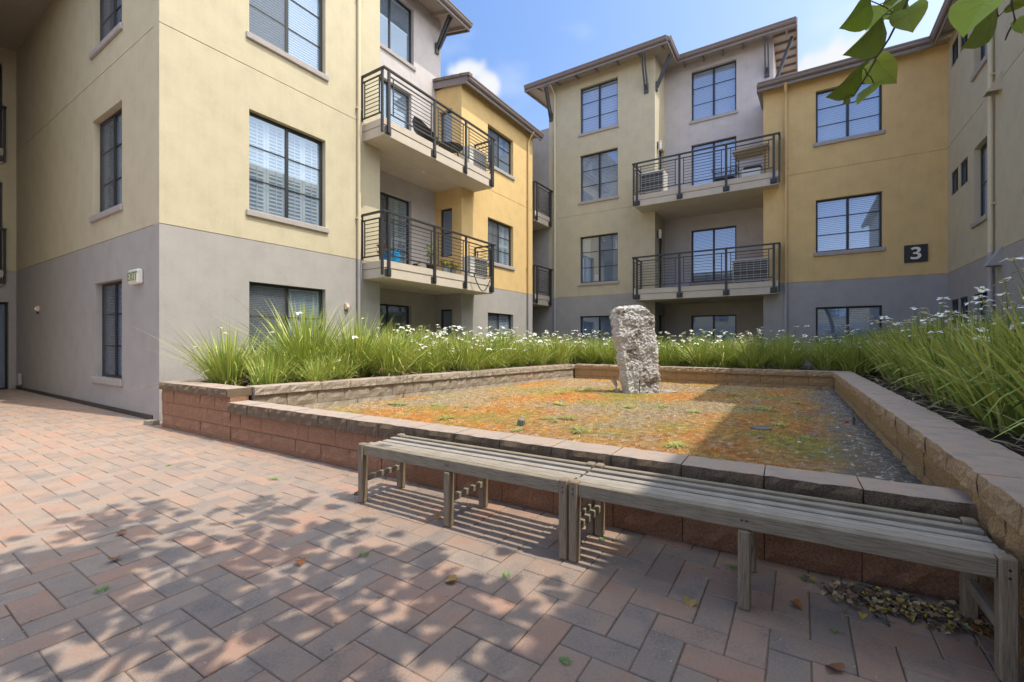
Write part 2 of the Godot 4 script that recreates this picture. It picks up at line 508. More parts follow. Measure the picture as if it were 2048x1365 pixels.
func facade(b: Node, xf: Transform3D, u0: float, u1: float, y0: float, y1: float, bands: Array, wins: Array, grooves := [], vgrooves := []) -> void:
	var holes := []
	for q in wins: holes.append([q[0], q[0] + q[2], q[1], q[1] + q[3]])
	wall(b, xf, u0, u1, y0, y1, bands, holes, grooves, 0.22, vgrooves)
	for q in wins: window(b, xf, q[0], q[1], q[2], q[3], q[4])

# railing panel between two points at deck height, top rail at yt
func rail_panel(mb: MB, a: Vector3, b: Vector3, y0: float, yt: float, inset := 0.09) -> void:
	var d := (b - a).normalized()
	var ya := y0 + 0.10
	var yb := yt - 0.13
	var A := Vector3(a.x, ya, a.z)
	var B := Vector3(b.x, ya, b.z)
	mb.bar(A, B, 0.022, 0.03)
	mb.bar(Vector3(a.x, yb, a.z), Vector3(b.x, yb, b.z), 0.022, 0.03)
	for q in [a + d * inset, b - d * inset]:
		mb.bar(Vector3(q.x, ya + 0.015, q.z), Vector3(q.x, yb - 0.015, q.z), 0.018, 0.022, d)
	for k in range(1, 9):
		var y := lerpf(ya, yb, k / 9.0)
		var p := a + d * (inset + 0.011)
		var q := b - d * (inset + 0.011)
		mb.bar(Vector3(p.x, y, p.z), Vector3(q.x, y, q.z), 0.012, 0.013)

# balcony: slab from ua to ub standing out by d, deck top at y; inside: recess [u0, u1, depth] or null; mids: u of middle posts
func balcony(b: Node, xf: Transform3D, ua: float, ub: float, d: float, y: float, mids: Array, inside = null, la := 0.0, lb := 0.0) -> Node3D:
	var bal := node("balcony", b, xf)
	var s := MB.new()
	var yt := y + 1.03
	s.span(Vector3(ua, y - 0.16, la + 0.002), Vector3(ub, y, d), 0.008)
	s.span(Vector3(ua + 0.012, y - 0.37, la + 0.002), Vector3(ub - 0.012, y - 0.165, d - 0.014), 0.006)
	if inside:
		s.span(Vector3(inside[0] + 0.002, y - 0.37, -inside[2] + 0.002), Vector3(inside[1] - 0.002, y - 0.01, -0.002))
	obj("slab", s, M.slab, bal)
	if inside:
		var c := MB.new()
		c.lathe([Vector2(0.0, 0.0), Vector2(0.035, 0.0), Vector2(0.04, 0.012)], 10, Vector3((ua + ub) * 0.5, y - 0.384, -0.1))
		obj("sprinkler_cap", c, M.white, bal)
	# top rail
	var rz := d + 0.03
	var t := MB.new()
	t.span(Vector3(ua - 0.05, yt - 0.02, rz - 0.03), Vector3(ub + 0.05, yt + 0.025, rz + 0.03), 0.006)
	t.span(Vector3(ua - 0.05, yt - 0.02, la + 0.01), Vector3(ua + 0.005, yt + 0.025, rz - 0.031), 0.006)
	t.span(Vector3(ub - 0.005, yt - 0.02, lb + 0.01), Vector3(ub + 0.05, yt + 0.025, rz - 0.031), 0.006)
	obj("top_rail", t, M.rail, bal)
	var stops := [ua + 0.11]
	stops.append_array(mids)
	stops.append(ub - 0.11)
	for u in stops:
		var p := MB.new()
		p.span(Vector3(u - 0.032, y - 0.32, d + 0.008), Vector3(u + 0.032, yt - 0.022, d + 0.05), 0.004)
		p.span(Vector3(u - 0.09, y - 0.34, d - 0.012), Vector3(u + 0.09, y - 0.19, d + 0.007), 0.003)
		obj("post", p, M.rail, bal)
	for q in [[ua - 0.022, la], [ub + 0.022, lb]]:
		var p := MB.new()
		p.span(Vector3(q[0] - 0.02, y - 0.32, d - 0.06), Vector3(q[0] + 0.02, yt - 0.022, d + 0.0), 0.004)
		obj("post", p, M.rail, bal)
		var w := MB.new()
		w.span(Vector3(q[0] - 0.015, y + 0.05, q[1] + 0.012), Vector3(q[0] + 0.015, yt - 0.022, q[1] + 0.05), 0.003)
		obj("post", w, M.rail, bal)
		if d - q[1] > 0.3:
			var sp := MB.new()
			rail_panel(sp, Vector3(q[0], 0, q[1] + 0.05), Vector3(q[0], 0, d - 0.06), y, yt, 0.06)
			obj("rail_panel", sp, M.rail, bal)
	for k in stops.size() - 1:
		var sp := MB.new()
		rail_panel(sp, Vector3(stops[k] + 0.032, 0, rz), Vector3(stops[k + 1] - 0.032, 0, rz), y, yt)
		obj("rail_panel", sp, M.rail, bal)
	return bal

# straight eave along u: gutter + fascia at z = d, y = fascia bottom; roof rises inwards
func eave(b: Node, xf: Transform3D, ua: float, ub: float, d: float, y: float, back: float, slope := 0.2, ends := true) -> void:
	var f := MB.new()
	f.span(Vector3(ua, y, d - 0.03), Vector3(ub, y + 0.2, d), 0.004)
	obj("fascia", f, M.fascia, b, xf)
	var g := MB.new()      # ogee-like gutter swept along u
	var prof := [Vector2(0.003, y + 0.085), Vector2(0.05, y + 0.085), Vector2(0.085, y + 0.12), Vector2(0.085, y + 0.155), Vector2(0.11, y + 0.19), Vector2(0.11, y + 0.215), Vector2(0.095, y + 0.215), Vector2(0.06, y + 0.17), Vector2(0.003, y + 0.17)]
	for k in prof.size():
		var p: Vector2 = prof[k]
		var q: Vector2 = prof[(k + 1) % prof.size()]
		var o := Vector3(0, (p.x - q.x), (q.y - p.y))
		g.qn(Vector3(ua, p.y, d + p.x), Vector3(ub, p.y, d + p.x), Vector3(ub, q.y, d + q.x), Vector3(ua, q.y, d + q.x), o)
	for u in [ua, ub]:
		for k in range(1, prof.size() - 1):
			g.tn(Vector3(u, prof[0].y, d + prof[0].x), Vector3(u, prof[k].y, d + prof[k].x), Vector3(u, prof[k + 1].y, d + prof[k + 1].x), Vector3(-1 if u == ua else 1, 0, 0))
	obj("gutter", g, M.gutter, b, xf)
	var r := MB.new()     # deck: underside and tiled top
	var yb := y + 0.2 + (d + back) * slope
	var u0 := ua
	var u1 := ub
	var A := [Vector3(u0, y + 0.12, d - 0.032), Vector3(u1, y + 0.12, d - 0.032), Vector3(u1, yb - 0.1, -back), Vector3(u0, yb - 0.1, -back)]
	var B := [Vector3(u0, y + 0.225, d + 0.02), Vector3(u1, y + 0.225, d + 0.02), Vector3(u1, yb + 0.06, -back), Vector3(u0, yb + 0.06, -back)]
	r.qn(A[0], A[1], A[2], A[3], Vector3.DOWN)
	obj("soffit", r, M.soffit, b, xf)
	var t := MB.new()
	t.qn(B[0], B[1], B[2], B[3], Vector3.UP)
	t.qn(A[0], A[3], B[3], B[0], Vector3.LEFT)
	t.qn(A[1], A[2], B[2], B[1], Vector3.RIGHT)
	t.qn(A[3], A[2], B[2], B[3], Vector3.FORWARD)
	obj("roof", t, M.roof_tile, b, xf)

func strut(b: Node, xf: Transform3D, a: Vector3, c: Vector3, side: Vector3) -> void:    # twin-plank knee brace with a wall plate
	var s := MB.new()
	for k in [-1.0, 1.0]:
		s.bar(a + side * 0.045 * k, c + side * 0.045 * k, 0.04, 0.09, side.cross((c - a).normalized()), 0.004)
	s.box(a + Vector3(0, 0.02, 0), Vector3(0.14, 0.3, 0.05) if absf(side.x) > 0.5 else Vector3(0.05, 0.3, 0.14))
	obj("eave_bracket", s, M.strut, b, xf)

func downspout(b: Node, xf: Transform3D, u: float, y0: float, y1: float, lean: float, low: Material, high: Material, ysplit: float) -> void:
	for q in [[y0, ysplit, low], [ysplit, y1, high]]:
		var t := MB.new()
		if q[2] == low: t.tube([Vector3(u, q[0], 0.055), Vector3(u, q[1], 0.055)], [0.04, 0.04], 10)
		else:
			t.tube([Vector3(u, q[0], 0.055), Vector3(u, q[1] - 0.35, 0.055), Vector3(u, q[1] - 0.12, 0.055 + lean * 0.6), Vector3(u, q[1], 0.055 + lean)], [0.04, 0.04, 0.04, 0.04], 10)
		var y: float = q[0] + 0.9
		while y < q[1] - 0.5:
			t.box(Vector3(u, y, 0.03), Vector3(0.12, 0.025, 0.075))
			y += 2.4
		obj("downspout", t, q[2], b, xf)

# ------------------------------------------------------------------ the three wings
func rebase(root: Node3D, pos: Vector3) -> void:
	root.position = pos
	for c in root.get_children(): c.position -= pos

func build_left_wing() -> void:
	var b := node("apartment_building", self)
	tag(b, "cream and grey stucco apartment wing with sunlit window wall and two stacked balconies", "building")
	var GC := [[3.005, M.grey], [99.0, M.cream]]
	var GG := [[2.9, M.grey], [99.0, M.gold]]
	# shaded end wall beside the paved walk
	var B := face(-16.85, 2.854, 0)
	var ub := 16.85 - 11.11
	facade(b, B, 0.0, 8.474, 0, 9.0, GC, [
		[ub + 0.12, 0.56, 1.33, 1.72, {"rows": 3, "cover": "blind", "screen": 0}],
		[ub, 3.53, 1.45, 1.78, {"cover": "shutter", "screen": 0}],
		[ub, 6.58, 1.45, 1.78, {"cover": "blind", "screen": 0}]], [3.005, 6.05])
	eave(b, B, 0.0, 7.2, 0.72, 8.42, 3.0, 0.1)
	var kick := MB.new()
	kick.span(Vector3(0, 0.0, 0.002), Vector3(8.47, 0.075, 0.012))
	obj("base_flashing", kick, M.rail, b, B)
	# far side of the walk: entrance wall with railed openings
	var L := face(-16.85, -5.0, PI / 2)
	wall(b, L, 0.0, 8.0, 0, 9.0, GC, [[6.3, 7.72, 0.0, 2.2], [5.4, 7.62, 3.0, 5.2], [5.4, 7.62, 6.05, 8.2]], [3.005, 6.05])
	window(b, L, 6.3, 0.0, 1.42, 2.2, {"door": true, "cover": "none", "sill": false, "rows": 1})
	window(b, L, 5.4, 3.0, 2.22, 2.2, {"door": true, "cover": "none", "sill": false, "rows": 1})
	window(b, L, 5.4, 6.05, 2.22, 2.15, {"door": true, "cover": "none", "sill": false, "rows": 1})
	balcony(b, L, 5.2, 7.62, 0.10, 2.98, [6.3])
	balcony(b, L, 5.2, 7.62, 0.10, 6.03, [6.3])
	# sunlit wall along the flower bed
	var A := face(XA, 2.854, PI / 2)
	facade(b, A, 0.0, 4.246, 0, 10.6, GC, [
		[1.32, 0.48, 1.51, 1.79, {"cover": "blind", "rows": 3, "screen": 0, "step": 0.032, "tilt": 0.4}],
		[1.32, 3.53, 1.51, 1.78, {"cover": "shutter", "tilt": 0.75}],
		[1.32, 6.64, 1.51, 1.78, {"cover": "blind", "screen": 0, "tilt": 0.85}]], [3.005, 6.05])
	downspout(b, A, 3.62, 0.0, 10.6, 0.0, M.pipe_grey, M.pipe_cream, 3.0)
	wall(b, face(XA - 0.221, 7.10, PI), 0.0, 0.768, 0, 10.6, [[3.005, M.grey], [99.0, M.cream]])
	# back of the balconies
	var R := face(-9.147, 7.10, PI / 2)
	facade(b, R, 0.0, 3.19, 0, 11.05, [[3.005, M.grey], [99.0, M.lilac]], [
		[0.45, 0.15, 1.53, 2.05, {"door": true, "cover": "none", "sill": false, "rows": 1}],
		[0.45, 2.98, 1.53, 2.15, {"door": true, "cover": "shutter", "sill": false, "rows": 3, "screen": 0}],
		[0.45, 6.03, 1.53, 2.08, {"door": true, "cover": "blind", "sill": false, "rows": 1, "tilt": 0.9}],
		[0.5, 8.93, 1.57, 1.62, {"cover": "blind", "rows": 1, "tilt": 0.6, "drop": 0.45}]])
	wall(b, face(-9.147 - 0.221, 10.29, PI), 0.0, 4.0, 7.0, 11.05, [[99.0, M.lilac]])
	eave(b, R, -2.5, 3.72, 0.72, 10.62, 4.0, 0.22)
	for k in 6:
		var rf := MB.new()
		rf.bar(Vector3(-0.3 + 0.78 * k, 10.69, 0.68), Vector3(-0.3 + 0.78 * k, 10.86, -0.1), 0.05, 0.1)
		obj("rafter_tail", rf, M.soffit, b, R)
	strut(b, R, Vector3(3.0, 9.92, 0.03), Vector3(3.0, 10.72, 0.55), Vector3.RIGHT)
	var rake := MB.new()
	rake.bar(Vector3(3.735, 10.73, 0.70), Vector3(3.735, 11.6, -3.3), 0.03, 0.2)
	obj("fascia", rake, M.fascia, b, R)
	strut(b, face(-9.147, 10.29, PI), Vector3(0.25, 9.92, 0.03), Vector3(0.25, 10.78, 0.45), Vector3.RIGHT)
	# gold block: return with the narrow windows, then the street of bedroom windows
	var S := face(-9.147, 10.07, 0)
	facade(b, S, 0.0, 0.771, 0, 8.66, GG, [
		[0.14, 0.6, 0.5, 1.55, {"split": false, "cover": "none", "sill": false, "rows": 2}],
		[0.14, 3.69, 0.5, 1.43, {"split": false, "cover": "none", "sill": false, "rows": 2}],
		[0.14, 6.5, 0.5, 1.5, {"split": false, "cover": "blind", "sill": false, "rows": 1}]])
	var O := face(XA, 10.07, PI / 2)
	facade(b, O, 0.0, 4.06, 0, 8.66, GG, [
		[1.29, 0.66, 1.47, 1.45, {"cover": "blind", "rows": 2, "screen": 0}],
		[1.29, 3.71, 1.47, 1.37, {"cover": "shutter", "screen": 0, "tilt": 0.5}],
		[1.29, 6.757, 1.47, 1.22, {"cover": "none", "rows": 3, "screen": 0}]], [2.9, 5.95])
	wall(b, face(XA - 0.221, 14.13, PI), 0.0, 2.6, 0, 8.66, GG)
	downspout(b, O, 3.68, 0.0, 8.6, 0.22, M.pipe_grey, M.pipe_gold, 2.9)
	eave(b, O, -0.06, 4.3, 0.25, 8.5, 2.5, 0.16)
	var rk := MB.new()
	rk.bar(Vector3(-0.075, 8.59, 0.27), Vector3(-0.075, 8.83, -1.25), 0.028, 0.19)
	obj("fascia", rk, M.fascia, b, O)
	for k in 5:
		var t := MB.new()
		t.box(Vector3(-0.05, 8.745 + 0.05 * k, 0.20 - 0.31 * k), Vector3(0.16, 0.075, 0.35), Basis(Vector3.RIGHT, 0.20))
		obj("roof_tile", t, M.roof_tile, b, O)
	# balconies
	balcony(b, A, 6.60 - 2.854, 10.66 - 2.854, 0.70, 2.955, [8.15 - 2.854, 9.36 - 2.854], [4.25, 7.214, 0.985])
	balcony(b, A, 6.60 - 2.854, 10.66 - 2.854, 0.70, 6.005, [8.15 - 2.854, 9.36 - 2.854], [4.25, 7.214, 0.985])
	# block across the walk, roofed over to this wing, that keeps the far end of the walk dark
	wall(b, face(-11.2, 0.4, PI), 0.0, 5.6, 0, 9.0, GC, [], [3.005, 6.05])
	wall(b, face(-11.2, -5.0, PI / 2), 0.0, 5.18, 0, 9.0, GC, [[1.5, 3.0, 0.5, 2.2], [1.5, 3.0, 3.53, 5.3]], [3.005, 6.05])
	window(b, face(-11.2, -5.0, PI / 2), 1.5, 0.5, 1.5, 1.7, {"cover": "blind"})
	window(b, face(-11.2, -5.0, PI / 2), 1.5, 3.53, 1.5, 1.77, {"cover": "blind"})
	var lid := MB.new()
	lid.span(V(-17.0, 8.62, 0.2), V(-12.3, 8.8, 2.85))
	obj("walk_roof", lid, M.soffit, b)
	rebase(b, V(XA, 0, 2.854))

func build_back_wing() -> void:
	var b := node("apartment_building", self)
	tag(b, "four storey cream, lilac and gold stucco apartment block at the back with the number sign", "building")
	var GC := [[2.88, M.grey], [99.0, M.cream]]
	var C := face(-8.207, 15.5, 0)
	facade(b, C, 0.0, 3.842, 0, 11.1, GC, [
		[1.307, 0.4, 1.45, 1.74, {"cover": "none", "rows": 1}],
		[1.307, 3.37, 1.45, 1.72, {"cover": "curtain", "rows": 3, "lamp": true}],
		[1.307, 6.4, 1.45, 1.72, {"cover": "blind", "rows": 3, "tilt": 1.15}],
		[1.307, 8.93, 1.45, 1.70, {"cover": "blind", "rows": 3, "tilt": 1.45, "step": 0.1}]], [2.88, 5.92])
	downspout(b, C, 0.28, 0.0, 11.0, 0.5, M.pipe_grey, M.pipe_cream, 2.88)
	var Q := face(-4.145, 15.5, PI / 2)
	facade(b, Q, 0.0, 1.35, 0, 11.1, GC, [
		[0.5, 0.1, 0.75, 2.05, {"door": true, "split": false, "cover": "blind", "sill": false, "rows": 1}],
		[0.5, 2.96, 0.75, 2.1, {"door": true, "split": false, "cover": "none", "sill": false, "rows": 1}],
		[0.5, 6.0, 0.75, 2.1, {"door": true, "split": false, "cover": "blind", "sill": false, "rows": 1}]])
	var K := face(-4.145, 16.85, 0)
	facade(b, K, 0.0, 3.2, 0, 11.2, [[2.88, M.taupe], [99.0, M.lilac]], [
		[0.914, 0.1, 1.434, 2.02, {"door": true, "cover": "none", "sill": false, "rows": 1}],
		[0.914, 3.3, 1.434, 1.83, {"cover": "blind", "rows": 1, "tilt": 0.5}],
		[0.914, 6.0, 1.434, 2.15, {"door": true, "cover": "blind", "sill": false, "rows": 1, "tilt": 1.35}],
		[0.914, 9.0, 1.434, 1.74, {"cover": "blind", "rows": 3, "tilt": 1.2}]])
	wall(b, K, 3.2005, 3.41, 0, 7.995, [[2.88, M.taupe], [99.0, M.lilac]])
	wall(b, face(-0.72, 16.85, PI / 2), 0.0, 6.0, 8.0, 11.2, [[99.0, M.lilac]])
	var O := face(-0.891, 15.0, 0)
	facade(b, O, 0.22, 4.1, 0, 8.5, [[2.87, M.grey], [99.0, M.gold]], [
		[1.268, 0.6, 1.43, 1.55, {"cover": "wood_blind", "drop": 0.55, "rows": 1, "tilt": 0.5}],
		[1.268, 3.66, 1.43, 1.45, {"cover": "blind", "rows": 3, "tilt": 0.95}],
		[1.268, 6.69, 1.43, 1.43, {"cover": "blind", "rows": 3, "tilt": 1.25}]], [2.87, 5.92])
	wall(b, face(-0.891, 16.849, -PI / 2), 0.0, 1.849, 0, 8.5, [[2.87, M.grey], [99.0, M.gold]])
	downspout(b, O, 0.56, 0.0, 8.42, 0.27, M.pipe_grey, M.pipe_gold, 2.87)
	eave(b, O, -0.12, 3.60, 0.3, 8.38, 2.6, 0.2)
	var rk := MB.new()
	rk.bar(Vector3(-0.135, 8.48, 0.33), Vector3(-0.135, 8.98, -2.2), 0.028, 0.2)
	obj("fascia", rk, M.fascia, b, O)
	# upper eaves with exposed rafters and braces
	eave(b, C, -0.75, 4.598, 0.55, 10.86, 3.5, 0.08)
	eave(b, Q, -0.552, 0.80, 0.55, 10.864, 0.3, 0.02)
	eave(b, K, 0.56, 4.06, 0.55, 10.9, 5.0, 0.10)
	for k in 7:
		var r := MB.new()
		r.bar(Vector3(-0.3 + 0.78 * k, 10.93, 0.52), Vector3(-0.3 + 0.78 * k, 11.05, -0.02), 0.05, 0.1)
		obj("rafter_tail", r, M.fascia, b, C)
	for k in 6:
		var r := MB.new()
		r.bar(Vector3(0.7 + 0.62 * k, 10.965, 0.52), Vector3(0.7 + 0.62 * k, 11.03, -0.02), 0.05, 0.1)
		obj("rafter_tail", r, M.fascia, b, K)
	for k in 9:
		var r := MB.new()
		var z := 0.1 - 0.62 * k
		var y := 10.98 - 0.1 * (z - 0.52)
		r.bar(Vector3(3.42, y, z), Vector3(4.05, y, z), 0.05, 0.1)
		obj("rafter_tail", r, M.fascia, b, K)
	var rk2 := MB.new()
	rk2.bar(Vector3(4.077, 11.0, 0.58), Vector3(4.077, 11.55, -4.9), 0.03, 0.22)
	obj("fascia", rk2, M.soffit, b, K)
	var rl := MB.new()
	rl.bar(Vector3(-0.765, 10.97, 0.56), Vector3(-0.765, 11.25, -3.0), 0.03, 0.2)
	obj("fascia", rl, M.fascia, b, C)
	strut(b, C, Vector3(0.10, 9.85, 0.03), Vector3(0.10, 10.86, 0.46), Vector3.RIGHT)
	strut(b, C, Vector3(3.78, 9.85, 0.03), Vector3(3.78, 10.86, 0.46), Vector3.RIGHT)
	strut(b, Q, Vector3(0.12, 9.9, 0.03), Vector3(0.12, 10.86, 0.48), Vector3.RIGHT)
	strut(b, K, Vector3(3.25, 9.95, 0.03), Vector3(3.25, 10.9, 0.4), Vector3.RIGHT)
	strut(b, face(-0.72, 16.85, PI / 2), Vector3(0.12, 9.6, 0.03), Vector3(0.12, 10.95, 0.52), Vector3.RIGHT)
	# balconies in front of the lilac recess
	balcony(b, K, -0.44, 3.645, 2.25, 2.915, [1.0, 2.32], [0.002, 3.25, 0.0], 1.35, 1.86)
	balcony(b, K, -0.44, 3.645, 2.25, 5.985, [1.0, 2.32], [0.002, 3.25, 0.0], 1.35, 1.86)
	for y in [2.915, 5.985]:
		var s := MB.new()
		s.span(Vector3(0.002, y - 0.37, 0.002), Vector3(3.25, y - 0.01, 1.348))
		obj("balcony_floor", s, M.slab, b, K)
	# open stair landing between this block and the left wing
	var W := face(-8.2, 14.14, PI / 2)
	for y in [2.93, 5.96]:
		balcony(b, W, 0.04, 1.30, 0.12, y, [])
		var s := MB.new()
		s.span(Vector3(0.0, y - 0.37, -3.0), Vector3(1.34, y - 0.02, 0.0))
		obj("landing", s, M.slab, b, W)
	wall(b, face(-11.2, 14.14, PI / 2), 0.0, 1.5, 0, 9.5, [[99.0, M.grey]])
	wall(b, face(-11.2, 15.5, 0), 0.0, 2.99, 0, 9.5, [[99.0, M.grey]])
	var tp := MB.new()
	tp.span(Vector3(-0.02, 8.1, -1.2), Vector3(1.36, 9.2, -1.0))
	obj("upper_wall", tp, M.gold, b, W)
	var tf := MB.new()
	tf.span(Vector3(-0.02, 8.0, -1.0), Vector3(1.36, 8.2, -0.86))
	obj("fascia", tf, M.fascia, b, W)
	var tr := MB.new()
	tr.span(Vector3(-0.02, 9.2, -3.0), Vector3(1.36, 9.3, -0.8))
	obj("roof", tr, M.roof_tile, b, W)
	var vf := MB.new()       # closes the inside corner of the eaves
	vf.span(Vector3(3.575, 8.505, -1.2), Vector3(4.6, 8.62, 0.268))
	obj("soffit", vf, M.soffit, b, O)
	rebase(b, V(-4.145, 0, 15.5))

func build_right_wing() -> void:
	var b := node("apartment_building", self)
	tag(b, "cream stucco wing with small square windows and vent hoods behind the shaded flowers", "building")
	var GC := [[2.87, M.grey], [99.0, M.cream]]
	var D := face(3.05, 14.999, -PI / 2)
	var wins := []
	for q in [[0.3, 0.56], [1.0, 0.55]]:
		for y in [1.64, 4.66, 7.7]:
			wins.append([q[0], y, q[1], 0.55, {"split": true, "cover": "none", "sill": false, "rows": 1, "recess": 0.02}])
	for y in [[0.6, 1.58, false], [3.67, 1.53, true], [6.73, 1.45, true]]:
		wins.append([1.96, y[0], 0.78, y[1], {"cover": "curtain", "rows": 2, "sill": y[2], "split": false}])
	for y in [3.67, 6.73]:
		wins.append([4.6, y, 1.4, 1.5, {"cover": "blind", "rows": 3}])
	facade(b, D, 0.0, 6.9, 0, 8.5, GC, wins, [2.87, 5.93])
	downspout(b, D, 3.14, 0.0, 8.42, 0.27, M.pipe_grey, M.pipe_cream, 2.87)
	eave(b, D, 0.30, 6.95, 0.3, 8.38, 3.0, 0.2)
	for k in 9:
		var r := MB.new()
		r.bar(Vector3(0.6 + 0.75 * k, 8.46, 0.27), Vector3(0.6 + 0.75 * k, 8.52, -0.02), 0.05, 0.09)
		obj("rafter_tail", r, M.fascia, b, D)
	for y in [2.58, 5.72]:
		var v := MB.new()
		for s in [-0.11, 0.11]:
			v.tn(Vector3(3.42 + s, y, 0.0), Vector3(3.42 + s, y, 0.2), Vector3(3.42 + s, y + 0.34, 0.0), Vector3(s, 0, 0))
		v.qn(Vector3(3.31, y, 0.2), Vector3(3.53, y, 0.2), Vector3(3.53, y + 0.34, 0.0), Vector3(3.31, y + 0.34, 0.0), Vector3(0, 0.5, 1))
		obj("vent_hood", v, M.grey if y < 3.0 else M.cream, b, D)
	var E := face(3.72, 8.1, -PI / 2)
	wall(b, E, 0.0, 14.0, 0, 8.5, GC, [], [2.87, 5.93])
	eave(b, E, 0.0, 14.2, 0.3, 8.38, 3.0, 0.2)
	wall(b, face(3.05 + 0.221, 8.099, 0), 0.0, 0.45, 0, 8.5, GC)
	rebase(b, V(3.05, 0, 15.0))

# facing block on the open side behind the camera; its windows and roof show in the far panes
func build_facing_wing() -> void:
	var b := node("apartment_building", self)
	tag(b, "cream and grey block facing the courtyard from the camera side, seen only in window reflections", "building")
	var F := face(9.0, -23.0, PI)
	var wins := []
	for k in 6:
		for y in [[0.5, 1.7], [3.53, 1.75], [6.55, 1.6]]:
			wins.append([1.5 + 3.6 * k, y[0], 1.5, y[1], {"cover": "blind", "rows": 3}])
	facade(b, F, 0.0, 22.0, 0, 8.6, [[2.9, M.grey], [99.0, M.cream]], wins, [2.9, 5.95])
	eave(b, F, -0.5, 22.5, 0.6, 8.45, 4.0, 0.25)
	rebase(b, V(9.0, 0, -23.0))

# ------------------------------------------------------------------ ground, planter walls
func build_ground() -> void:
	var g := MB.new()
	g.qn(V(-150, -0.03, -150), V(150, -0.03, -150), V(150, -0.03, 150), V(-150, -0.03, 150), Vector3.UP)
	tag(obj("ground", g, M.ground, self), "", "", "", "structure")
	var pv := node("pavement", self)
	tag(pv, "", "", "", "structure")
	var bed := MB.new()
	bed.qn(V(-17, -0.005, -5), V(0.95, -0.005, -5), V(0.95, -0.005, 2.9), V(-17, -0.005, 2.9), Vector3.UP)
	obj("joint_sand", bed, M.joint, pv)
	var w := 0.1428
	var ox := -1.104
	var on := 1.345
	var gap := 0.0022
	var mh := [MB.new(), MB.new()]
	for k in 2:
		var a := 2 * w - gap * 2 if k == 0 else w - gap * 2
		var c := w - gap * 2 if k == 0 else 2 * w - gap * 2
		mh[k].cbox(Vector3(0, -0.02, 0), Vector3(a, 0.04, c), 0.0035)
	var meshes := []
	for k in 2:
		var row := []
		for m in M.pavers: row.append(mh[k].mesh(m))
		meshes.append(row)
	var cells := []
	var cam := Vector2(0, 0)
	var fw := Vector2(-0.539, 0.8425)
	var rt := Vector2(0.8425, 0.539)
	for i in range(-114, 14):
		for j in range(-46, 12):
			var s := posmod(i + j, 4)
			if s == 1 or s == 3: continue
			var hor := s == 0
			var cx := ox + (i + (1.0 if hor else 0.5)) * w
			var cn := on + (j + (0.5 if hor else 1.0)) * w
			if cx > 0.86 or cn > 2.96 or cx < -16.8: continue
			var rel := Vector2(cx, cn) - cam
			var d := rel.dot(fw)
			var l := rel.dot(rt)
			var vis := d > 1.45 and absf(l) < d * 1.16 + 0.1
			cells.append([d if vis else 999.0, cx, cn, hor])
	cells.sort_custom(func(p, q): return p[0] < q[0])
	var rest := []
	for m in M.pavers: rest.append(MB.new())
	var r := RandomNumberGenerator.new()
	r.seed = 77
	var tone := noise(0.35, 2, 5)
	for k in cells.size():
		var c: Array = cells[k]
		var v := tone.get_noise_2d(c[1], c[2]) * 1.2 + r.randf_range(-0.8, 0.8)
		var mi := clampi(int((v + 1.0) * 0.5 * M.pavers.size()), 0, M.pavers.size() - 1)
		mi = (mi * 4) % M.pavers.size()
		var dy := r.randf_range(-0.0018, 0.0018)
		var tilt := Basis(Vector3.RIGHT, r.randf_range(-0.006, 0.006)) * Basis(Vector3.BACK, r.randf_range(-0.006, 0.006)) * Basis(Vector3.UP, r.randf_range(-0.006, 0.006))
		var at := V(c[1], dy, c[2])
		if k < 300 and c[0] < 900.0:
			inst("paver", meshes[0 if c[3] else 1][mi], pv, Transform3D(tilt, at))
		else:
			var a := 2 * w - gap * 2 if c[3] else w - gap * 2
			var e := w - gap * 2 if c[3] else 2 * w - gap * 2
			rest[mi].cbox(at + Vector3(0, -0.02, 0), Vector3(a, 0.04, e), 0.0035, tilt)
	var m := ArrayMesh.new()
	for k in M.pavers.size(): rest[k].put(m, M.pavers[k])
	tag(inst("paver_field", m, pv), "", "", "", "stuff")

func split_block(l: float, h: float, dep: float, seed_: int, rough := 0.014, chip := 0.01) -> MB:   # rough-split front face at z = 0
	var mb := MB.new()
	var f := noise(7.0, 3, seed_)
	var nx := 7
	var ny := 3
	var P := func(i: int, j: int) -> Vector3:
		var x := -l * 0.5 + l * i / nx
		var y := h * j / ny
		var edge := i == 0 or j == 0 or i == nx or j == ny
		var z := f.get_noise_3d(x, y, seed_ * 3.1) * rough * 2.0
		if edge: z = -chip + z * 0.35
		return Vector3(x, y, z)
	for i in nx:
		for j in ny:
			mb.qn(P.call(i, j), P.call(i + 1, j), P.call(i + 1, j + 1), P.call(i, j + 1), Vector3.BACK)
	var b := -dep
	for i in nx:
		mb.qn(P.call(i, ny), P.call(i + 1, ny), Vector3(P.call(i + 1, ny).x, h, b), Vector3(P.call(i, ny).x, h, b), Vector3.UP)
	for j in ny:
		for q in [[0, -1.0], [nx, 1.0]]:
			var p0: Vector3 = P.call(q[0], j)
			var p1: Vector3 = P.call(q[0], j + 1)
			mb.qn(p0, p1, Vector3(p1.x, p1.y, b), Vector3(p0.x, p0.y, b), Vector3(q[1], 0, 0))
	mb.qn(Vector3(-l * 0.5, 0, b), Vector3(l * 0.5, 0, b), Vector3(l * 0.5, h, b), Vector3(-l * 0.5, h, b), Vector3.FORWARD)
	return mb

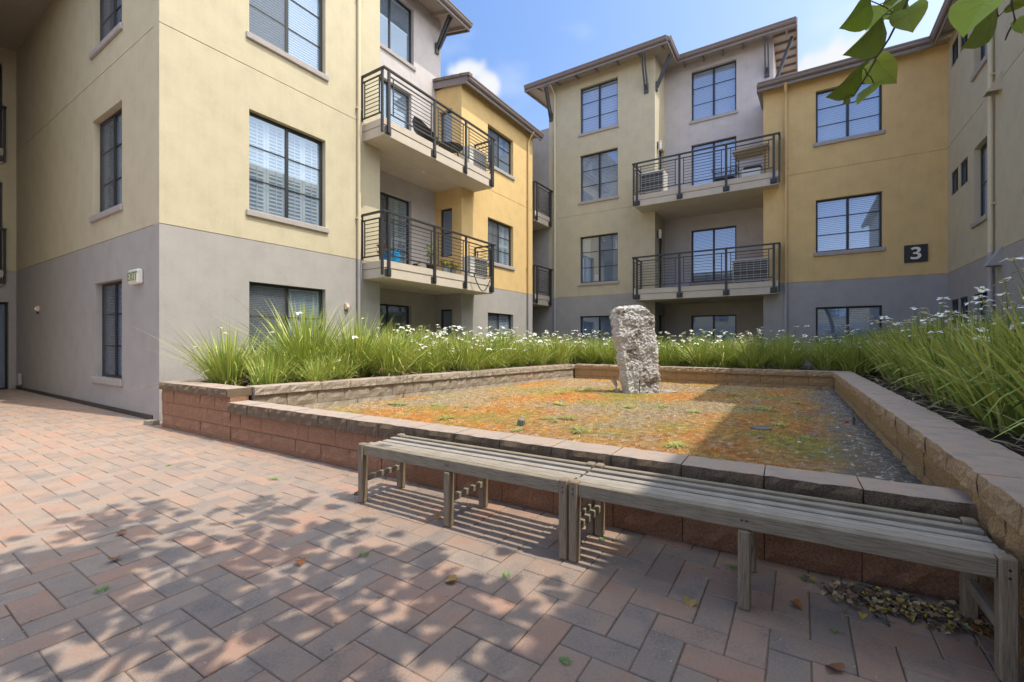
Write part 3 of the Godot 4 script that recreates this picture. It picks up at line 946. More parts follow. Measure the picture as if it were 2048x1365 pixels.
# cap stone: smooth weathered top, split front and back
func cap_mesh(l: float, h: float, dep: float, seed_: int, top: Material, front: Material) -> ArrayMesh:
	var t := MB.new()
	var f := MB.new()
	var ns := noise(9.0, 3, seed_)
	var nx := 10
	var P := func(i: int, j: int, back: bool) -> Vector3:
		var x := -l * 0.5 + l * i / nx
		var y := h * j / 3.0
		var z := ns.get_noise_3d(x, y * 1.5, (5.0 if back else 0.0) + seed_) * 0.02
		if j == 3: z -= 0.006
		if i == 0 or i == nx: z *= 0.5
		if j == 3: y -= absf(ns.get_noise_2d(x * 2.0, 9.0)) * 0.006
		return Vector3(x, y, z) if not back else Vector3(x, y, -dep - z)
	for i in nx:
		for j in 3:
			f.qn(P.call(i, j, false), P.call(i + 1, j, false), P.call(i + 1, j + 1, false), P.call(i, j + 1, false), Vector3.BACK)
			f.qn(P.call(i, j, true), P.call(i + 1, j, true), P.call(i + 1, j + 1, true), P.call(i, j + 1, true), Vector3.FORWARD)
		var a: Vector3 = P.call(i, 3, false)
		var b: Vector3 = P.call(i + 1, 3, false)
		var c: Vector3 = P.call(i + 1, 3, true)
		var d: Vector3 = P.call(i, 3, true)
		var a2 := Vector3(a.x, h, a.z - 0.006)
		var b2 := Vector3(b.x, h, b.z - 0.006)
		var c2 := Vector3(c.x, h, c.z + 0.006)
		var d2 := Vector3(d.x, h, d.z + 0.006)
		t.qn(a2, b2, c2, d2, Vector3.UP)
		t.qn(a, b, b2, a2, Vector3(0, 1, 1))
		t.qn(d, c, c2, d2, Vector3(0, 1, -1))
		f.qn(P.call(i, 0, false), P.call(i + 1, 0, false), P.call(i + 1, 0, true), P.call(i, 0, true), Vector3.DOWN)
	for q in [0, nx]:
		var a: Vector3 = P.call(q, 0, false)
		var b: Vector3 = P.call(q, 3, false)
		var c: Vector3 = P.call(q, 3, true)
		var d: Vector3 = P.call(q, 0, true)
		f.qn(a, b, c, d, Vector3(-1 if q == 0 else 1, 0, 0))
	var m := ArrayMesh.new()
	t.put(m, top)
	f.put(m, front)
	return m

# retaining wall from P to Q (P is the end on the left seen from its face): courses of blocks and a cap
func block_wall(called: String, label: String, p: Vector2, q: Vector2, courses: int, ch: float, cap: float, bm: Material, top: Material, front: Material, bl := 0.40, cd := 0.29, y0 := 0.0, seed_ := 1) -> Node3D:
	var u := Vector3(q.x - p.x, 0, -(q.y - p.y))
	var L := u.length()
	u = u.normalized()
	var xf := Transform3D(Basis(u, Vector3.UP, u.cross(Vector3.UP)), V(p.x, 0, p.y))
	var w := node(called, self, xf)
	tag(w, label, "wall")
	var r := RandomNumberGenerator.new()
	r.seed = seed_ * 13 + 5
	var core := MB.new()
	core.span(Vector3(0.01, y0, -0.23), Vector3(L - 0.01, courses * ch, -0.022))
	obj("mortar_core", core, M.mortar, w)
	var nb := maxi(1, int(round(L / bl)))
	var l := L / nb
	var vs := []
	var hv := []
	for k in 5:
		vs.append(split_block(l - 0.006, ch - 0.005, 0.2, seed_ * 10 + k).mesh(bm))
		hv.append(split_block(l * 0.5 - 0.006, ch - 0.005, 0.2, seed_ * 10 + k + 5).mesh(bm))
	for c in courses:
		if (c + 1) * ch <= y0 + 0.001: continue
		var x := 0.0
		var odd := c % 2 == 1
		while x < L - 0.01:
			var half := odd and (x < 0.01 or x > L - l * 0.75)
			var ll := l * 0.5 if half else l
			inst("block", hv[r.randi() % 5] if half else vs[r.randi() % 5], w, Transform3D(Basis.IDENTITY, Vector3(x + ll * 0.5, c * ch + 0.002, r.randf_range(-0.004, 0.004))))
			x += ll
	var nc := maxi(1, int(round(L / 0.44)))
	var cl := L / nc
	var cv := []
	for k in 4: cv.append(cap_mesh(cl - 0.006, cap, cd, seed_ * 7 + k, top, front))
	for k in nc:
		inst("cap_stone", cv[r.randi() % 4], w, Transform3D(Basis(Vector3.UP, r.randf_range(-0.006, 0.006)), Vector3((k + 0.5) * cl, courses * ch + 0.001 + r.randf_range(-0.001, 0.001), 0.028)))
	return w

func build_planter() -> void:
	block_wall("retaining_wall", "low split block retaining wall behind the two benches", Vector2(-5.79, 2.735), Vector2(0.70, 2.868), 2, 0.18, 0.12, M.block_warm, M.cap_grey, M.cap_dark, 0.42, 0.26, 0.0, 1)
	block_wall("retaining_wall", "taller brown split block wall end beside the grey building corner", Vector2(-7.65, 2.70), Vector2(-5.79, 2.733), 3, 0.18, 0.10, M.block_warm, M.cap_grey, M.cap_dark, 0.39, 0.30, 0.0, 2)
	block_wall("retaining_wall", "pale sunlit split block wall between mossy bed and sunny lily bed", Vector2(-5.755, 3.0), Vector2(-4.75, 10.30), 3, 0.18, 0.10, M.block_pale, M.cap_grey, M.block_pale, 0.41, 0.30, 0.0, 3)
	block_wall("retaining_wall", "tan split block wall along the far edge of mossy bed behind the standing stone", Vector2(-4.74, 10.31), Vector2(0.55, 10.43), 3, 0.18, 0.10, M.block_tan, M.cap_grey, M.cap_tan, 0.42, 0.29, 0.0, 4)
	block_wall("retaining_wall", "shaded tan split block wall with grey caps running past the bench end", Vector2(0.55, 10.72), Vector2(0.775, -3.0), 3, 0.18, 0.10, M.block_tan, M.cap_grey, M.cap_tan, 0.43, 0.31, 0.0, 5)
	# return of the bed on the building side
	block_wall("retaining_wall", "short return of the planter facing the sunlit facade", Vector2(-7.65, 6.0), Vector2(-7.65, 2.98), 3, 0.18, 0.10, M.block_warm, M.cap_grey, M.cap_dark, 0.41, 0.30, 0.0, 6)
	var s := MB.new()
	s.qn(V(-7.5, 0.53, 2.9), V(-5.9, 0.53, 2.9), V(-4.95, 0.53, 10.3), V(-7.5, 0.53, 10.3), Vector3.UP)
	s.qn(V(-8.1, 0.53, 10.3), V(3.0, 0.53, 10.6), V(3.0, 0.53, 15.6), V(-8.1, 0.53, 15.6), Vector3.UP)
	s.qn(V(0.9, 0.53, -4), V(3.8, 0.53, -4), V(3.8, 0.53, 10.58), V(0.8, 0.53, 10.5), Vector3.UP)
	tag(obj("planting_soil", s, M.soil, self), "", "", "", "structure")
	build_moss()

func moss_point(a: float, b: float) -> Vector3:
	var p := Vector2(-5.78, 2.96).lerp(Vector2(0.69, 3.05), a)
	var q := Vector2(-4.76, 10.31).lerp(Vector2(0.56, 10.43), a)
	var r := p.lerp(q, b)
	return V(r.x, 0.295, r.y)

var moss_h: FastNoiseLite
func moss_height(p: Vector3) -> float:
	return moss_h.get_noise_2d(p.x, p.z) * 0.018 + moss_h.get_noise_2d(p.x * 6.0, p.z * 6.0) * 0.006

func build_moss() -> void:
	moss_h = noise(0.9, 3, 71)
	var big := noise(0.45, 3, 72)
	var mid := noise(2.3, 4, 73)
	var fine := noise(10.0, 3, 74)
	var N := 230
	var mb := MB.new()
	var orange := Color(0.74, 0.31, 0.07)
	var ochre := Color(0.68, 0.44, 0.15)
	var green := Color(0.42, 0.42, 0.10)
	var dirt := Color(0.54, 0.44, 0.31)
	var grit := Color(0.32, 0.30, 0.27)
	var pts := []
	var cols := []
	for i in N + 1:
		for j in N + 1:
			var p := moss_point(float(i) / N, float(j) / N)
			var m := mid.get_noise_2d(p.x, p.z * 1.0)
			var g := big.get_noise_2d(p.x + 30.0, p.z)
			var f := fine.get_noise_2d(p.x, p.z)
			var c := ochre.lerp(orange, clampf(0.55 + m * 1.6 + f * 0.8, 0, 1))
			c = c.lerp(green, smoothstep(0.05, 0.35, g + m * 0.5 + f * 0.4 - 0.02) * 0.85)
			var far := float(j) / N
			c = c.lerp(dirt, smoothstep(0.12, 0.46, big.get_noise_2d(p.x - 9.0, p.z) + f * 0.8 + m * 0.45 + far * 0.24) * 0.9)
			var edge := float(i) / N
			c = c.lerp(grit, smoothstep(0.90, 0.965, edge + f * 0.05 + m * 0.05))
			c = c * (1.0 + 0.7 * f)
			c.a = 1.0
			p.y += moss_height(p)
			pts.append(p)
			cols.append(c)
	var P := PackedVector3Array()
	var Nn := PackedVector3Array()
	var C := PackedColorArray()
	var I := PackedInt32Array()
	for k in pts.size():
		P.append(pts[k]); C.append(cols[k])
		var p: Vector3 = pts[k]
		var e := 0.03
		Nn.append(Vector3(-(moss_height(p + Vector3(e, 0, 0)) - moss_height(p - Vector3(e, 0, 0))) / (2 * e), 1, -(moss_height(p + Vector3(0, 0, e)) - moss_height(p - Vector3(0, 0, e))) / (2 * e)).normalized())
	for i in N:
		for j in N:
			var a := i * (N + 1) + j
			for t in [a, a + 1, a + N + 2, a, a + N + 2, a + N + 1]: I.append(t)
	var arr := []
	arr.resize(Mesh.ARRAY_MAX)
	arr[Mesh.ARRAY_VERTEX] = P
	arr[Mesh.ARRAY_NORMAL] = Nn
	arr[Mesh.ARRAY_COLOR] = C
	arr[Mesh.ARRAY_INDEX] = I
	var am := ArrayMesh.new()
	am.add_surface_from_arrays(Mesh.PRIMITIVE_TRIANGLES, arr)
	am.surface_set_material(0, M.moss)
	tag(inst("moss_ground", am, self), "", "", "", "structure")
	# loose grit and pebbles
	var r := RandomNumberGenerator.new()
	r.seed = 401
	var stone := MB.new()
	stone.lathe([Vector2(0, -0.5), Vector2(0.8, -0.2), Vector2(1.0, 0.1), Vector2(0.6, 0.5), Vector2(0, 0.65)], 6)
	var list := []
	for k in 2600:
		var a := r.randf()
		var b := r.randf()
		if k < 1500: a = 1.0 - absf(r.randfn(0.0, 0.045))
		if a > 0.995 or a < 0.0: continue
		var p := moss_point(a, b)
		p.y += moss_height(p) + 0.002
		var s := r.randf_range(0.004, 0.011) * (1.0 if r.randf() < 0.97 else 2.4)
		var g := r.randf_range(0.16, 0.5)
		list.append([Transform3D(Basis(Vector3.UP, r.randf() * TAU).scaled_local(Vector3(s, s * 0.7, s * r.randf_range(0.7, 1.4))), p), Color(g, g * 0.95, g * 0.88)])
	tag(multi("gravel", stone.mesh(M.pebble), list, self), "pale grit and small pebbles strewn on the mossy bed", "gravel", "", "stuff")
	# short moss sprigs
	var sp := MB.new()
	for k in 4:
		var d := Vector3(cos(k * 1.7), 0, sin(k * 1.7))
		var sd := Vector3(-d.z, 0, d.x) * 0.12
		sp.tri(sd, -sd, d * 0.55 + Vector3.UP * (0.8 + 0.1 * k))
	var l2 := []
	for k in 48000:
		var a := r.randf()
		var b := r.randf()
		var p := moss_point(a, b)
		var ci := clampi(int(round(a * N)), 0, N) * (N + 1) + clampi(int(round(b * N)), 0, N)
		var c: Color = cols[ci]
		if a > 0.93 and r.randf() < 0.85: continue
		p.y += moss_height(p) - 0.002
		var s := r.randf_range(0.010, 0.024) * (1.0 if r.randf() < 0.93 else 1.7)
		var f := r.randf_range(0.6, 1.5)
		l2.append([Transform3D(Basis(Vector3.UP, r.randf() * TAU).scaled(Vector3(s, s * r.randf_range(0.5, 0.9), s)), p), Color(c.r * f, c.g * f, c.b * f)])
	tag(multi("moss", sp.mesh(M.pebble), l2, self), "rust orange and green moss carpeting the raised bed", "moss", "", "stuff")
	# dry stalks lying about
	var tw := MB.new()
	tw.tube([Vector3(-0.5, 0, 0), Vector3(0.05, 0.06, 0.04), Vector3(0.5, 0, -0.03)], [0.03, 0.026, 0.015], 4, false)
	var l3 := []
	for k in 520:
		var p := moss_point(r.randf_range(0.02, 0.99), r.randf())
		p.y += moss_height(p) + 0.004
		var s := r.randf_range(0.03, 0.14)
		var g := r.randf_range(0.5, 1.2)
		l3.append([Transform3D(Basis(Vector3.UP, r.randf() * TAU).scaled(Vector3(s, s * 0.7, s)), p), Color(0.42 * g, 0.34 * g, 0.24 * g)])
	tag(multi("dry_stalks", tw.mesh(M.pebble), l3, self), "thin dry stalks lying on the mossy bed", "debris", "", "stuff")
	# weeds
	var wd := []
	var wt := weed_mesh()
	for k in 46:
		var a := r.randf_range(0.05, 0.93)
		var b := pow(r.randf(), 1.3)
		var p := moss_point(a, b)
		p.y += moss_height(p)
		var s := r.randf_range(0.5, 1.3)
		wd.append([Transform3D(Basis(Vector3.UP, r.randf() * TAU).scaled(Vector3(s, s * 0.7, s)), p), Color(0.26, 0.32, 0.08) * r.randf_range(0.7, 1.3)])
	tag(multi("weeds", wt, wd, self), "pale green weed tufts dotted over the mossy bed", "weeds", "", "stuff")

func weed_mesh() -> Mesh:
	var r := RandomNumberGenerator.new()
	r.seed = 9
	var mb := MB.new()
	for k in 34:
		var a := r.randf() * TAU
		var d := Vector3(cos(a), 0, sin(a))
		var sd := Vector3(-d.z, 0, d.x) * r.randf_range(0.004, 0.009)
		var l := r.randf_range(0.04, 0.11)
		var b := d * r.randf_range(0.0, 0.05)
		var m := b + d * l * 0.6 + Vector3.UP * l * r.randf_range(0.25, 0.6)
		var e := b + d * l * 1.1 + Vector3.UP * l * r.randf_range(0.1, 0.6)
		mb.tri(b, m + sd, m - sd)
		mb.tri(m + sd, e, m - sd)
	return mb.mesh(M.blade)

func multi(called: String, mesh: Mesh, list: Array, parent: Node) -> MultiMeshInstance3D:
	var mm := MultiMesh.new()
	mm.transform_format = MultiMesh.TRANSFORM_3D
	mm.use_colors = true
	mm.mesh = mesh
	mm.instance_count = list.size()
	for k in list.size():
		mm.set_instance_transform(k, list[k][0])
		mm.set_instance_color(k, list[k][1])
	var o := MultiMeshInstance3D.new()
	o.multimesh = mm
	o.name = numbered(called) if parent == self else called
	parent.add_child(o, true)
	return o

# ------------------------------------------------------------------ benches, stone, small things on the ground
func build_bench(p: Vector2, q: Vector2, label: String) -> void:
	var u := Vector3(q.x - p.x, 0, -(q.y - p.y))
	var L := u.length()
	u = u.normalized()
	var b := node("bench", self, Transform3D(Basis(u, Vector3.UP, u.cross(Vector3.UP)), V(p.x, 0, p.y)))
	tag(b, label, "bench", "slatted benches against the low wall")
	# local frame: x along the bench, z towards the camera; z = 0 front face, back at -0.45
	var D := 0.45
	var lw := 0.052
	for k in 3:
		var x: float = [0.0, L * 0.5 - lw * 0.5, L - lw][k]
		for f in 2:
			var z0: float = [-0.058, -D][f]
			var lg := MB.new()
			var top := 0.447 if k != 1 else 0.36
			lg.span(Vector3(x, 0.0, z0), Vector3(x + lw, top, z0 + 0.058), 0.007)
			obj("leg", lg, M.wood_y, b)
			if f == 0:
				for s in 2:
					var pg := MB.new()
					var py := 0.405 - s * 0.028 if k != 1 else 0.405
					var px := x + lw * 0.5 if k != 1 else x + lw * (0.3 + 0.4 * s)
					pg.tube([Vector3(px, py, -0.004), Vector3(px, py, 0.0015 if k != 1 else -0.0065)], [0.005, 0.005], 8)
					obj("peg", pg, M.rail, b)
		var st := MB.new()
		st.span(Vector3(x + 0.008, 0.155, -D + 0.0585), Vector3(x + lw - 0.008, 0.197, -0.0585), 0.004)
		obj("stretcher", st, M.wood_z, b)
		var er := MB.new()
		er.span(Vector3(x + 0.006, 0.345, -D + 0.0585), Vector3(x + lw - 0.006, 0.398, -0.0585), 0.004)
		obj("cross_rail", er, M.wood_z, b)
	for f in 2:
		var z0: float = [-0.045, -D + 0.012][f]
		var r := MB.new()
		r.span(Vector3(lw + 0.001, 0.362, z0), Vector3(L - lw - 0.001, 0.438, z0 + 0.034), 0.005)
		obj("rail", r, M.wood_rail, b)
	var dip := [0.009, 0.002, 0.002, 0.009]
	for k in 4:
		var s := MB.new()
		var zc := -0.1025 - k * 0.0814
		s.cbox(Vector3(L * 0.5, 0.413 + dip[k], zc), Vector3(L - 0.006, 0.021, 0.056), 0.004, Basis(Vector3.RIGHT, [0.10, 0.03, -0.03, -0.08][k] + 0.02 * sin(k * 5.0 + p.x)) * Basis(Vector3.UP, 0.0012 * sin(k * 3.7 + p.x * 2.0)))
		obj("slat", s, M.slats[(k * 2 + int(p.x < -2.0) * 3) % 5], b)

func build_stone() -> void:
	# outline of the upright slab, half widths in metres by height
	var lft := [[0.0, -0.36], [0.12, -0.37], [0.25, -0.40], [0.42, -0.42], [0.62, -0.46], [0.80, -0.485], [0.88, -0.50], [1.0, -0.545], [1.2, -0.56], [1.40, -0.565], [1.50, -0.565], [1.57, -0.52]]
	var rgt := [[0.0, 0.27], [0.10, 0.26], [0.16, 0.235], [0.24, 0.285], [0.36, 0.255], [0.44, 0.245], [0.5, 0.28], [0.75, 0.255], [1.0, 0.215], [1.28, 0.155], [1.40, 0.135], [1.50, 0.03], [1.57, -0.08]]
	var at := func(a: Array, y: float) -> float:
		for k in a.size() - 1:
			if y <= a[k + 1][0]: return lerpf(a[k][1], a[k + 1][1], (y - a[k][0]) / (a[k + 1][0] - a[k][0]))
		return a[-1][1]
	var rough := noise(3.5, 4, 91)
	var fac := noise(4.2, 2, 92, FastNoiseLite.TYPE_CELLULAR)
	fac.cellular_return_type = FastNoiseLite.RETURN_DISTANCE
	var grain := noise(16.0, 3, 93)
	var patch := noise(2.6, 3, 94)
	var rows := 110
	var cols := 150
	var st := SurfaceTool.new()
	st.begin(Mesh.PRIMITIVE_TRIANGLES)
	st.set_smooth_group(-1)
	var grid := []
	for i in rows + 1:
		var y := 1.585 * i / rows
		var yy := minf(y, 1.565)
		var l: float = at.call(lft, yy)
		var r: float = at.call(rgt, yy)
		var close := 1.0
		if i > rows - 5: close = sqrt(maxf(0.0, 1.0 - pow((i - (rows - 5)) / 5.0, 2.0)))
		var row := []
		for j in cols:
			var q := 2.3 * j / cols            # walk round the oblong plan at an even pace: 0.86 front, 0.29 side, back, side
			var hx := 0.0
			var hz := 0.0
			if q < 0.86:
				hx = q / 0.43 - 1.0; hz = 1.0
			elif q < 1.15:
				hx = 1.0; hz = 1.0 - (q - 0.86) / 0.145
			elif q < 2.01:
				hx = 1.0 - (q - 1.15) / 0.43; hz = -1.0
			else:
				hx = -1.0; hz = -1.0 + (q - 2.01) / 0.145
			var rnd := maxf(0.0, absf(hx) - 0.86) / 0.14 * maxf(0.0, absf(hz) - 0.5) / 0.5
			hx *= 1.0 - 0.05 * rnd
			hz *= 1.0 - 0.25 * rnd
			var p := Vector3(lerpf((l + r) * 0.5, l if hx < 0 else r, absf(hx)), y, hz * 0.15)
			p.x = lerpf((l + r) * 0.5, p.x, lerpf(0.82, 1.0, close))
			p.z *= lerpf(0.1, 1.0, close)
			var o := Vector3(hx * hx * hx, 0.05, hz * absf(hz)).normalized()
			var d := rough.get_noise_3dv(p * 0.8) * 0.05 + (fac.get_noise_3dv(p * 2.2) + 0.5) * 0.022 + grain.get_noise_3dv(p) * 0.022 + grain.get_noise_3dv(p * 2.6) * 0.012
			p += o * d * lerpf(0.5, 1.0, close)
			if y > 1.46: p.y += 0.03 * rough.get_noise_2d(p.x * 3.0, 4.0) + 0.04 * clampf((p.x + 0.2) * 2.0, -1.0, 0.6) * (y - 1.46) / 0.12
			var v := patch.get_noise_3dv(p * 1.4)
			var col := Color(0.86, 0.85, 0.84).lerp(Color(0.68, 0.67, 0.66), clampf(grain.get_noise_3dv(p * 1.7) + 0.4, 0, 1))
			if v > 0.27: col = col.lerp(Color(0.30, 0.24, 0.20), smoothstep(0.27, 0.33, v) * 0.8)
			row.append([p, col])
		grid.append(row)
	for i in rows:
		for j in cols:
			var j2 := (j + 1) % cols
			for t in [[i, j], [i + 1, j2], [i + 1, j], [i, j], [i, j2], [i + 1, j2]]:
				st.set_color(grid[t[0]][t[1]][1])
				st.add_vertex(grid[t[0]][t[1]][0])
	var mid := Vector3.ZERO
	for j in cols: mid += grid[rows][j][0] / cols
	for j in cols:
		for t in [grid[rows][j], [mid, grid[rows][0][1]], grid[rows][(j + 1) % cols]]:
			st.set_color(t[1])
			st.add_vertex(t[0])
	st.generate_normals()
	var m := st.commit()
	m.surface_set_material(0, M.rock)
	var o := inst("standing_stone", m, self, Transform3D(Basis(Vector3.UP, 0.72), V(-2.36, 0.27, 8.05)))
	tag(o, "rough upright grey stone slab standing in the mossy bed", "stone")

func small_rock(s: Vector3, seed_: int, col: Color) -> MB:
	var mb := MB.new()
	mb.col = col
	var f := noise(1.3, 3, seed_)
	var P := func(i: int, j: int) -> Vector3:
		var a := PI * i / 8.0
		var b := TAU * j / 12.0
		var d := Vector3(sin(a) * cos(b), cos(a), sin(a) * sin(b))
		return d * s * (0.85 + 0.5 * f.get_noise_3dv(d * 1.2))
	for i in 8:
		for j in 12:
			mb.qn(P.call(i, j), P.call(i, j + 1), P.call(i + 1, j + 1), P.call(i + 1, j), P.call(i, j) + P.call(i + 1, j + 1))
	return mb

func build_moss_things() -> void:
	var y := 0.297
	# rocks round the foot of the standing stone
	for q in [[V(-2.79, y + 0.015, 7.9), Vector3(0.10, 0.05, 0.07), 301, Color(0.62, 0.58, 0.5), "pale rock under the little spotlight beside the standing stone"],
			[V(-2.02, y + 0.01, 8.33), Vector3(0.24, 0.04, 0.10), 302, Color(0.6, 0.58, 0.53), "long flat whitish stone lying at the foot of the standing stone"],
			[V(-2.28, y + 0.01, 7.92), Vector3(0.17, 0.045, 0.09), 303, Color(0.5, 0.48, 0.45), "grey flat rock touching the front of the standing stone"],
			[V(-2.93, y, 7.45), Vector3(0.06, 0.03, 0.05), 304, Color(0.4, 0.38, 0.35), "small dull pebble in front of the little spotlight"],
			[V(-3.05, y, 6.15), Vector3(0.045, 0.03, 0.04), 305, Color(0.38, 0.36, 0.34), "small grey rock alone on the orange moss nearer than the standing stone"],
			[V(-0.55, y, 7.7), Vector3(0.05, 0.03, 0.05), 306, Color(0.5, 0.47, 0.45), "small pale rock on shaded moss right of the standing stone"]]:
		tag(obj("rock", small_rock(q[1], q[2], q[3]), M.rock, self, Transform3D(Basis.IDENTITY, q[0])), q[4], "rock")
	# little garden spotlight
	var s := node("garden_spotlight", self, Transform3D(Basis.IDENTITY, V(-2.84, y, 7.93)))
	tag(s, "small metal garden spotlight tilted on a stake beside the standing stone", "spotlight")
	var sk := MB.new()
	sk.tube([Vector3(0.03, 0, 0), Vector3(0.03, 0.13, 0)], [0.008, 0.008], 8)
	obj("stake", sk, M.steel, s)
	var hd := MB.new()
	hd.tube([Vector3(0.03, 0.1, 0), Vector3(0.01, 0.15, 0.01), Vector3(-0.035, 0.24, 0.02)], [0.022, 0.035, 0.038], 12)
	obj("lamp_head", hd, M.steel, s)
	var bd := MB.new()
	bd.span(Vector3(-0.006, -0.02, -0.004), Vector3(0.006, 0.25, 0.004))
	tag(obj("metal_stake", bd, M.rail, self, Transform3D(Basis.IDENTITY, V(-2.35, y, 7.80))), "thin dark metal stake standing in front of the stone slab", "stake")
	# drain dome
	var d := node("drain_cover", self, Transform3D(Basis.IDENTITY, V(-2.535, y, 4.15)))
	tag(d, "grey green slotted drain dome poking out of the moss", "drain cover")
	var dm := mat(lin(0.2, 0.24, 0.2), 0.6)
	var b0 := MB.new()
	b0.lathe([Vector2(0.0, 0.006), Vector2(0.058, 0.006), Vector2(0.058, -0.01)], 18)
	obj("flange", b0, dm, d)
	var c0 := MB.new()
	c0.lathe([Vector2(0.0, 0.082), Vector2(0.028, 0.082), Vector2(0.036, 0.072), Vector2(0.036, 0.062), Vector2(0.0, 0.062)], 18)
	obj("cap", c0, dm, d)
	var core := MB.new()
	core.lathe([Vector2(0.026, 0.006), Vector2(0.026, 0.064)], 14)
	obj("core", core, M.black, d)
	for k in 14:
		var a := TAU * k / 14
		var rb := MB.new()
		rb.bar(Vector3(cos(a) * 0.046, 0.004, sin(a) * 0.046), Vector3(cos(a) * 0.034, 0.066, sin(a) * 0.034), 0.009, 0.007, Vector3(-sin(a), 0, cos(a)))
		obj("rib", rb, dm, d)
	# flat lid
	var l := MB.new()
	l.lathe([Vector2(0.0, 0.014), Vector2(0.075, 0.012), Vector2(0.10, 0.004), Vector2(0.10, -0.02)], 20)
	tag(obj("valve_lid", l, mat(lin(0.13, 0.125, 0.12), 0.7), self, Transform3D(Basis(Vector3.RIGHT, 0.03), V(-0.345, y + 0.008, 5.41))), "dark round valve lid lying flat on the shaded moss", "lid")
	var sp := node("sprinkler_head", self, Transform3D(Basis.IDENTITY, V(0.50, y, 6.17)))
	tag(sp, "small sprinkler riser with a red cap by the shaded tan wall", "sprinkler")
	var sb := MB.new()
	sb.tube([Vector3(0, 0, 0), Vector3(0, 0.09, 0)], [0.014, 0.014], 10)
	obj("riser", sb, mat(lin(0.12, 0.1, 0.08), 0.6), sp)
	var sc := MB.new()
	sc.tube([Vector3(-0.06, 0.02, 0), Vector3(-0.06, 0.045, 0)], [0.02, 0.016], 10)
	obj("cap", sc, mat(lin(0.5, 0.04, 0.03), 0.5), sp)
	# brick by the building corner
	var bk := MB.new()
	bk.cbox(Vector3(0, 0.032, 0), Vector3(0.2, 0.06, 0.1), 0.006)
	tag(obj("loose_brick", bk, M.block_pale, self, Transform3D(Basis(Vector3.UP, 0.25), V(-7.98, 0, 2.70))), "loose pale brick lying on the pavers at the building corner", "brick")

func build_wall_fittings() -> void:
	# exit sign
	var e := node("exit_sign", self, face(-8.93, 2.854, 0))
	tag(e, "white box exit sign on the shaded wall near its corner", "sign")
	var eb := MB.new()
	eb.span(Vector3(-0.19, 2.13, 0.001), Vector3(0.19, 2.36, 0.085), 0.018)
	obj("housing", eb, M.white, e)
	var ef := MB.new()
	ef.span(Vector3(-0.165, 2.155, 0.0855), Vector3(0.165, 2.335, 0.089))
	obj("face", ef, mat(lin(0.62, 0.64, 0.5), 0.4), e)
	letters("EXIT", 0.135, Vector3(0, 2.245, 0.091), mat(lin(0.2, 0.24, 0.14), 0.5), e)
	# number sign
	var s := node("number_sign", self, face(2.46, 15.0, 0))
	tag(s, "dark square sign with a white number 3 on the gold wall", "sign")
	var pl := MB.new()
	pl.span(Vector3(-0.225, 3.2, 0.004), Vector3(0.225, 3.64, 0.03), 0.003)
	obj("plate", pl, M.sign, s)
	letters("3", 0.30, Vector3(0.0, 3.42, 0.032), M.white, s)
	# horn strobes
	for q in [[face(XA, 6.18, PI / 2), 1.96, "small horn strobe on the sunlit grey wall beside the ground floor window"], [face(-14.72, 2.854, 0), 1.96, "small horn strobe on the dark shaded wall near the walk end"]]:
		var h := node("alarm_horn", self, q[0])
		tag(h, q[2], "alarm")
		var hb := MB.new()
		hb.span(Vector3(-0.05, q[1] - 0.065, 0.001), Vector3(0.05, q[1] + 0.065, 0.055), 0.008)
		obj("housing", hb, mat(lin(0.6, 0.42, 0.36), 0.5), h)
		var hl := MB.new()
		hl.span(Vector3(-0.03, q[1] - 0.03, 0.0555), Vector3(0.03, q[1] + 0.03, 0.075), 0.006)
		obj("lens", hl, M.white, h)
		var hc := MB.new()
		hc.tube([Vector3(0, q[1] - 0.115, 0.03), Vector3(0, q[1] - 0.066, 0.03)], [0.016, 0.02], 8)
		obj("conduit", hc, M.rail, h)
	var el := MB.new()
	el.span(Vector3(-0.09, 0.14, 0.013), Vector3(0.09, 0.42, 0.08), 0.006)
	tag(obj("meter_box", el, M.pipe_grey, self, face(-16.3, 2.854, 0)), "small grey utility box low on the shaded wall", "utility box")
	for q in [[4.92, "ribbed white wall lantern by the lower back balcony door"], [7.98, "ribbed white wall lantern by the upper back balcony door"]]:
		var l := node("wall_lantern", self, face(-4.145, 15.82, PI / 2))
		tag(l, q[1], "lantern")
		var lb := MB.new()
		lb.span(Vector3(-0.06, q[0] - 0.12, 0.001), Vector3(0.06, q[0] + 0.12, 0.02), 0.004)
		obj("back_plate", lb, M.rail, l)
		var gl := MB.new()
		gl.tube([Vector3(0, q[0] - 0.15, 0.09), Vector3(0, q[0] + 0.13, 0.09)], [0.06, 0.065], 14)
		obj("glass", gl, M.white, l)
		for k in 5:
			var rb := MB.new()
			rb.lathe([Vector2(0.066, -0.006), Vector2(0.073, -0.006), Vector2(0.073, 0.006), Vector2(0.066, 0.006)], 14, Vector3(0, q[0] - 0.12 + 0.058 * k, 0.09))
			obj("band", rb, M.steel, l)

func letters(text: String, h: float, at: Vector3, m: Material, parent: Node) -> void:
	var t := TextMesh.new()
	var f := SystemFont.new()
	f.font_names = PackedStringArray(["Droid Sans"])
	f.font_weight = 700
	t.font = f
	t.text = text
	t.font_size = 64
	t.pixel_size = h / 46.0
	t.depth = 0.006
	t.horizontal_alignment = HORIZONTAL_ALIGNMENT_CENTER
	t.vertical_alignment = VERTICAL_ALIGNMENT_CENTER
	t.material = m
	inst("lettering", t, parent, Transform3D(Basis.IDENTITY, at))

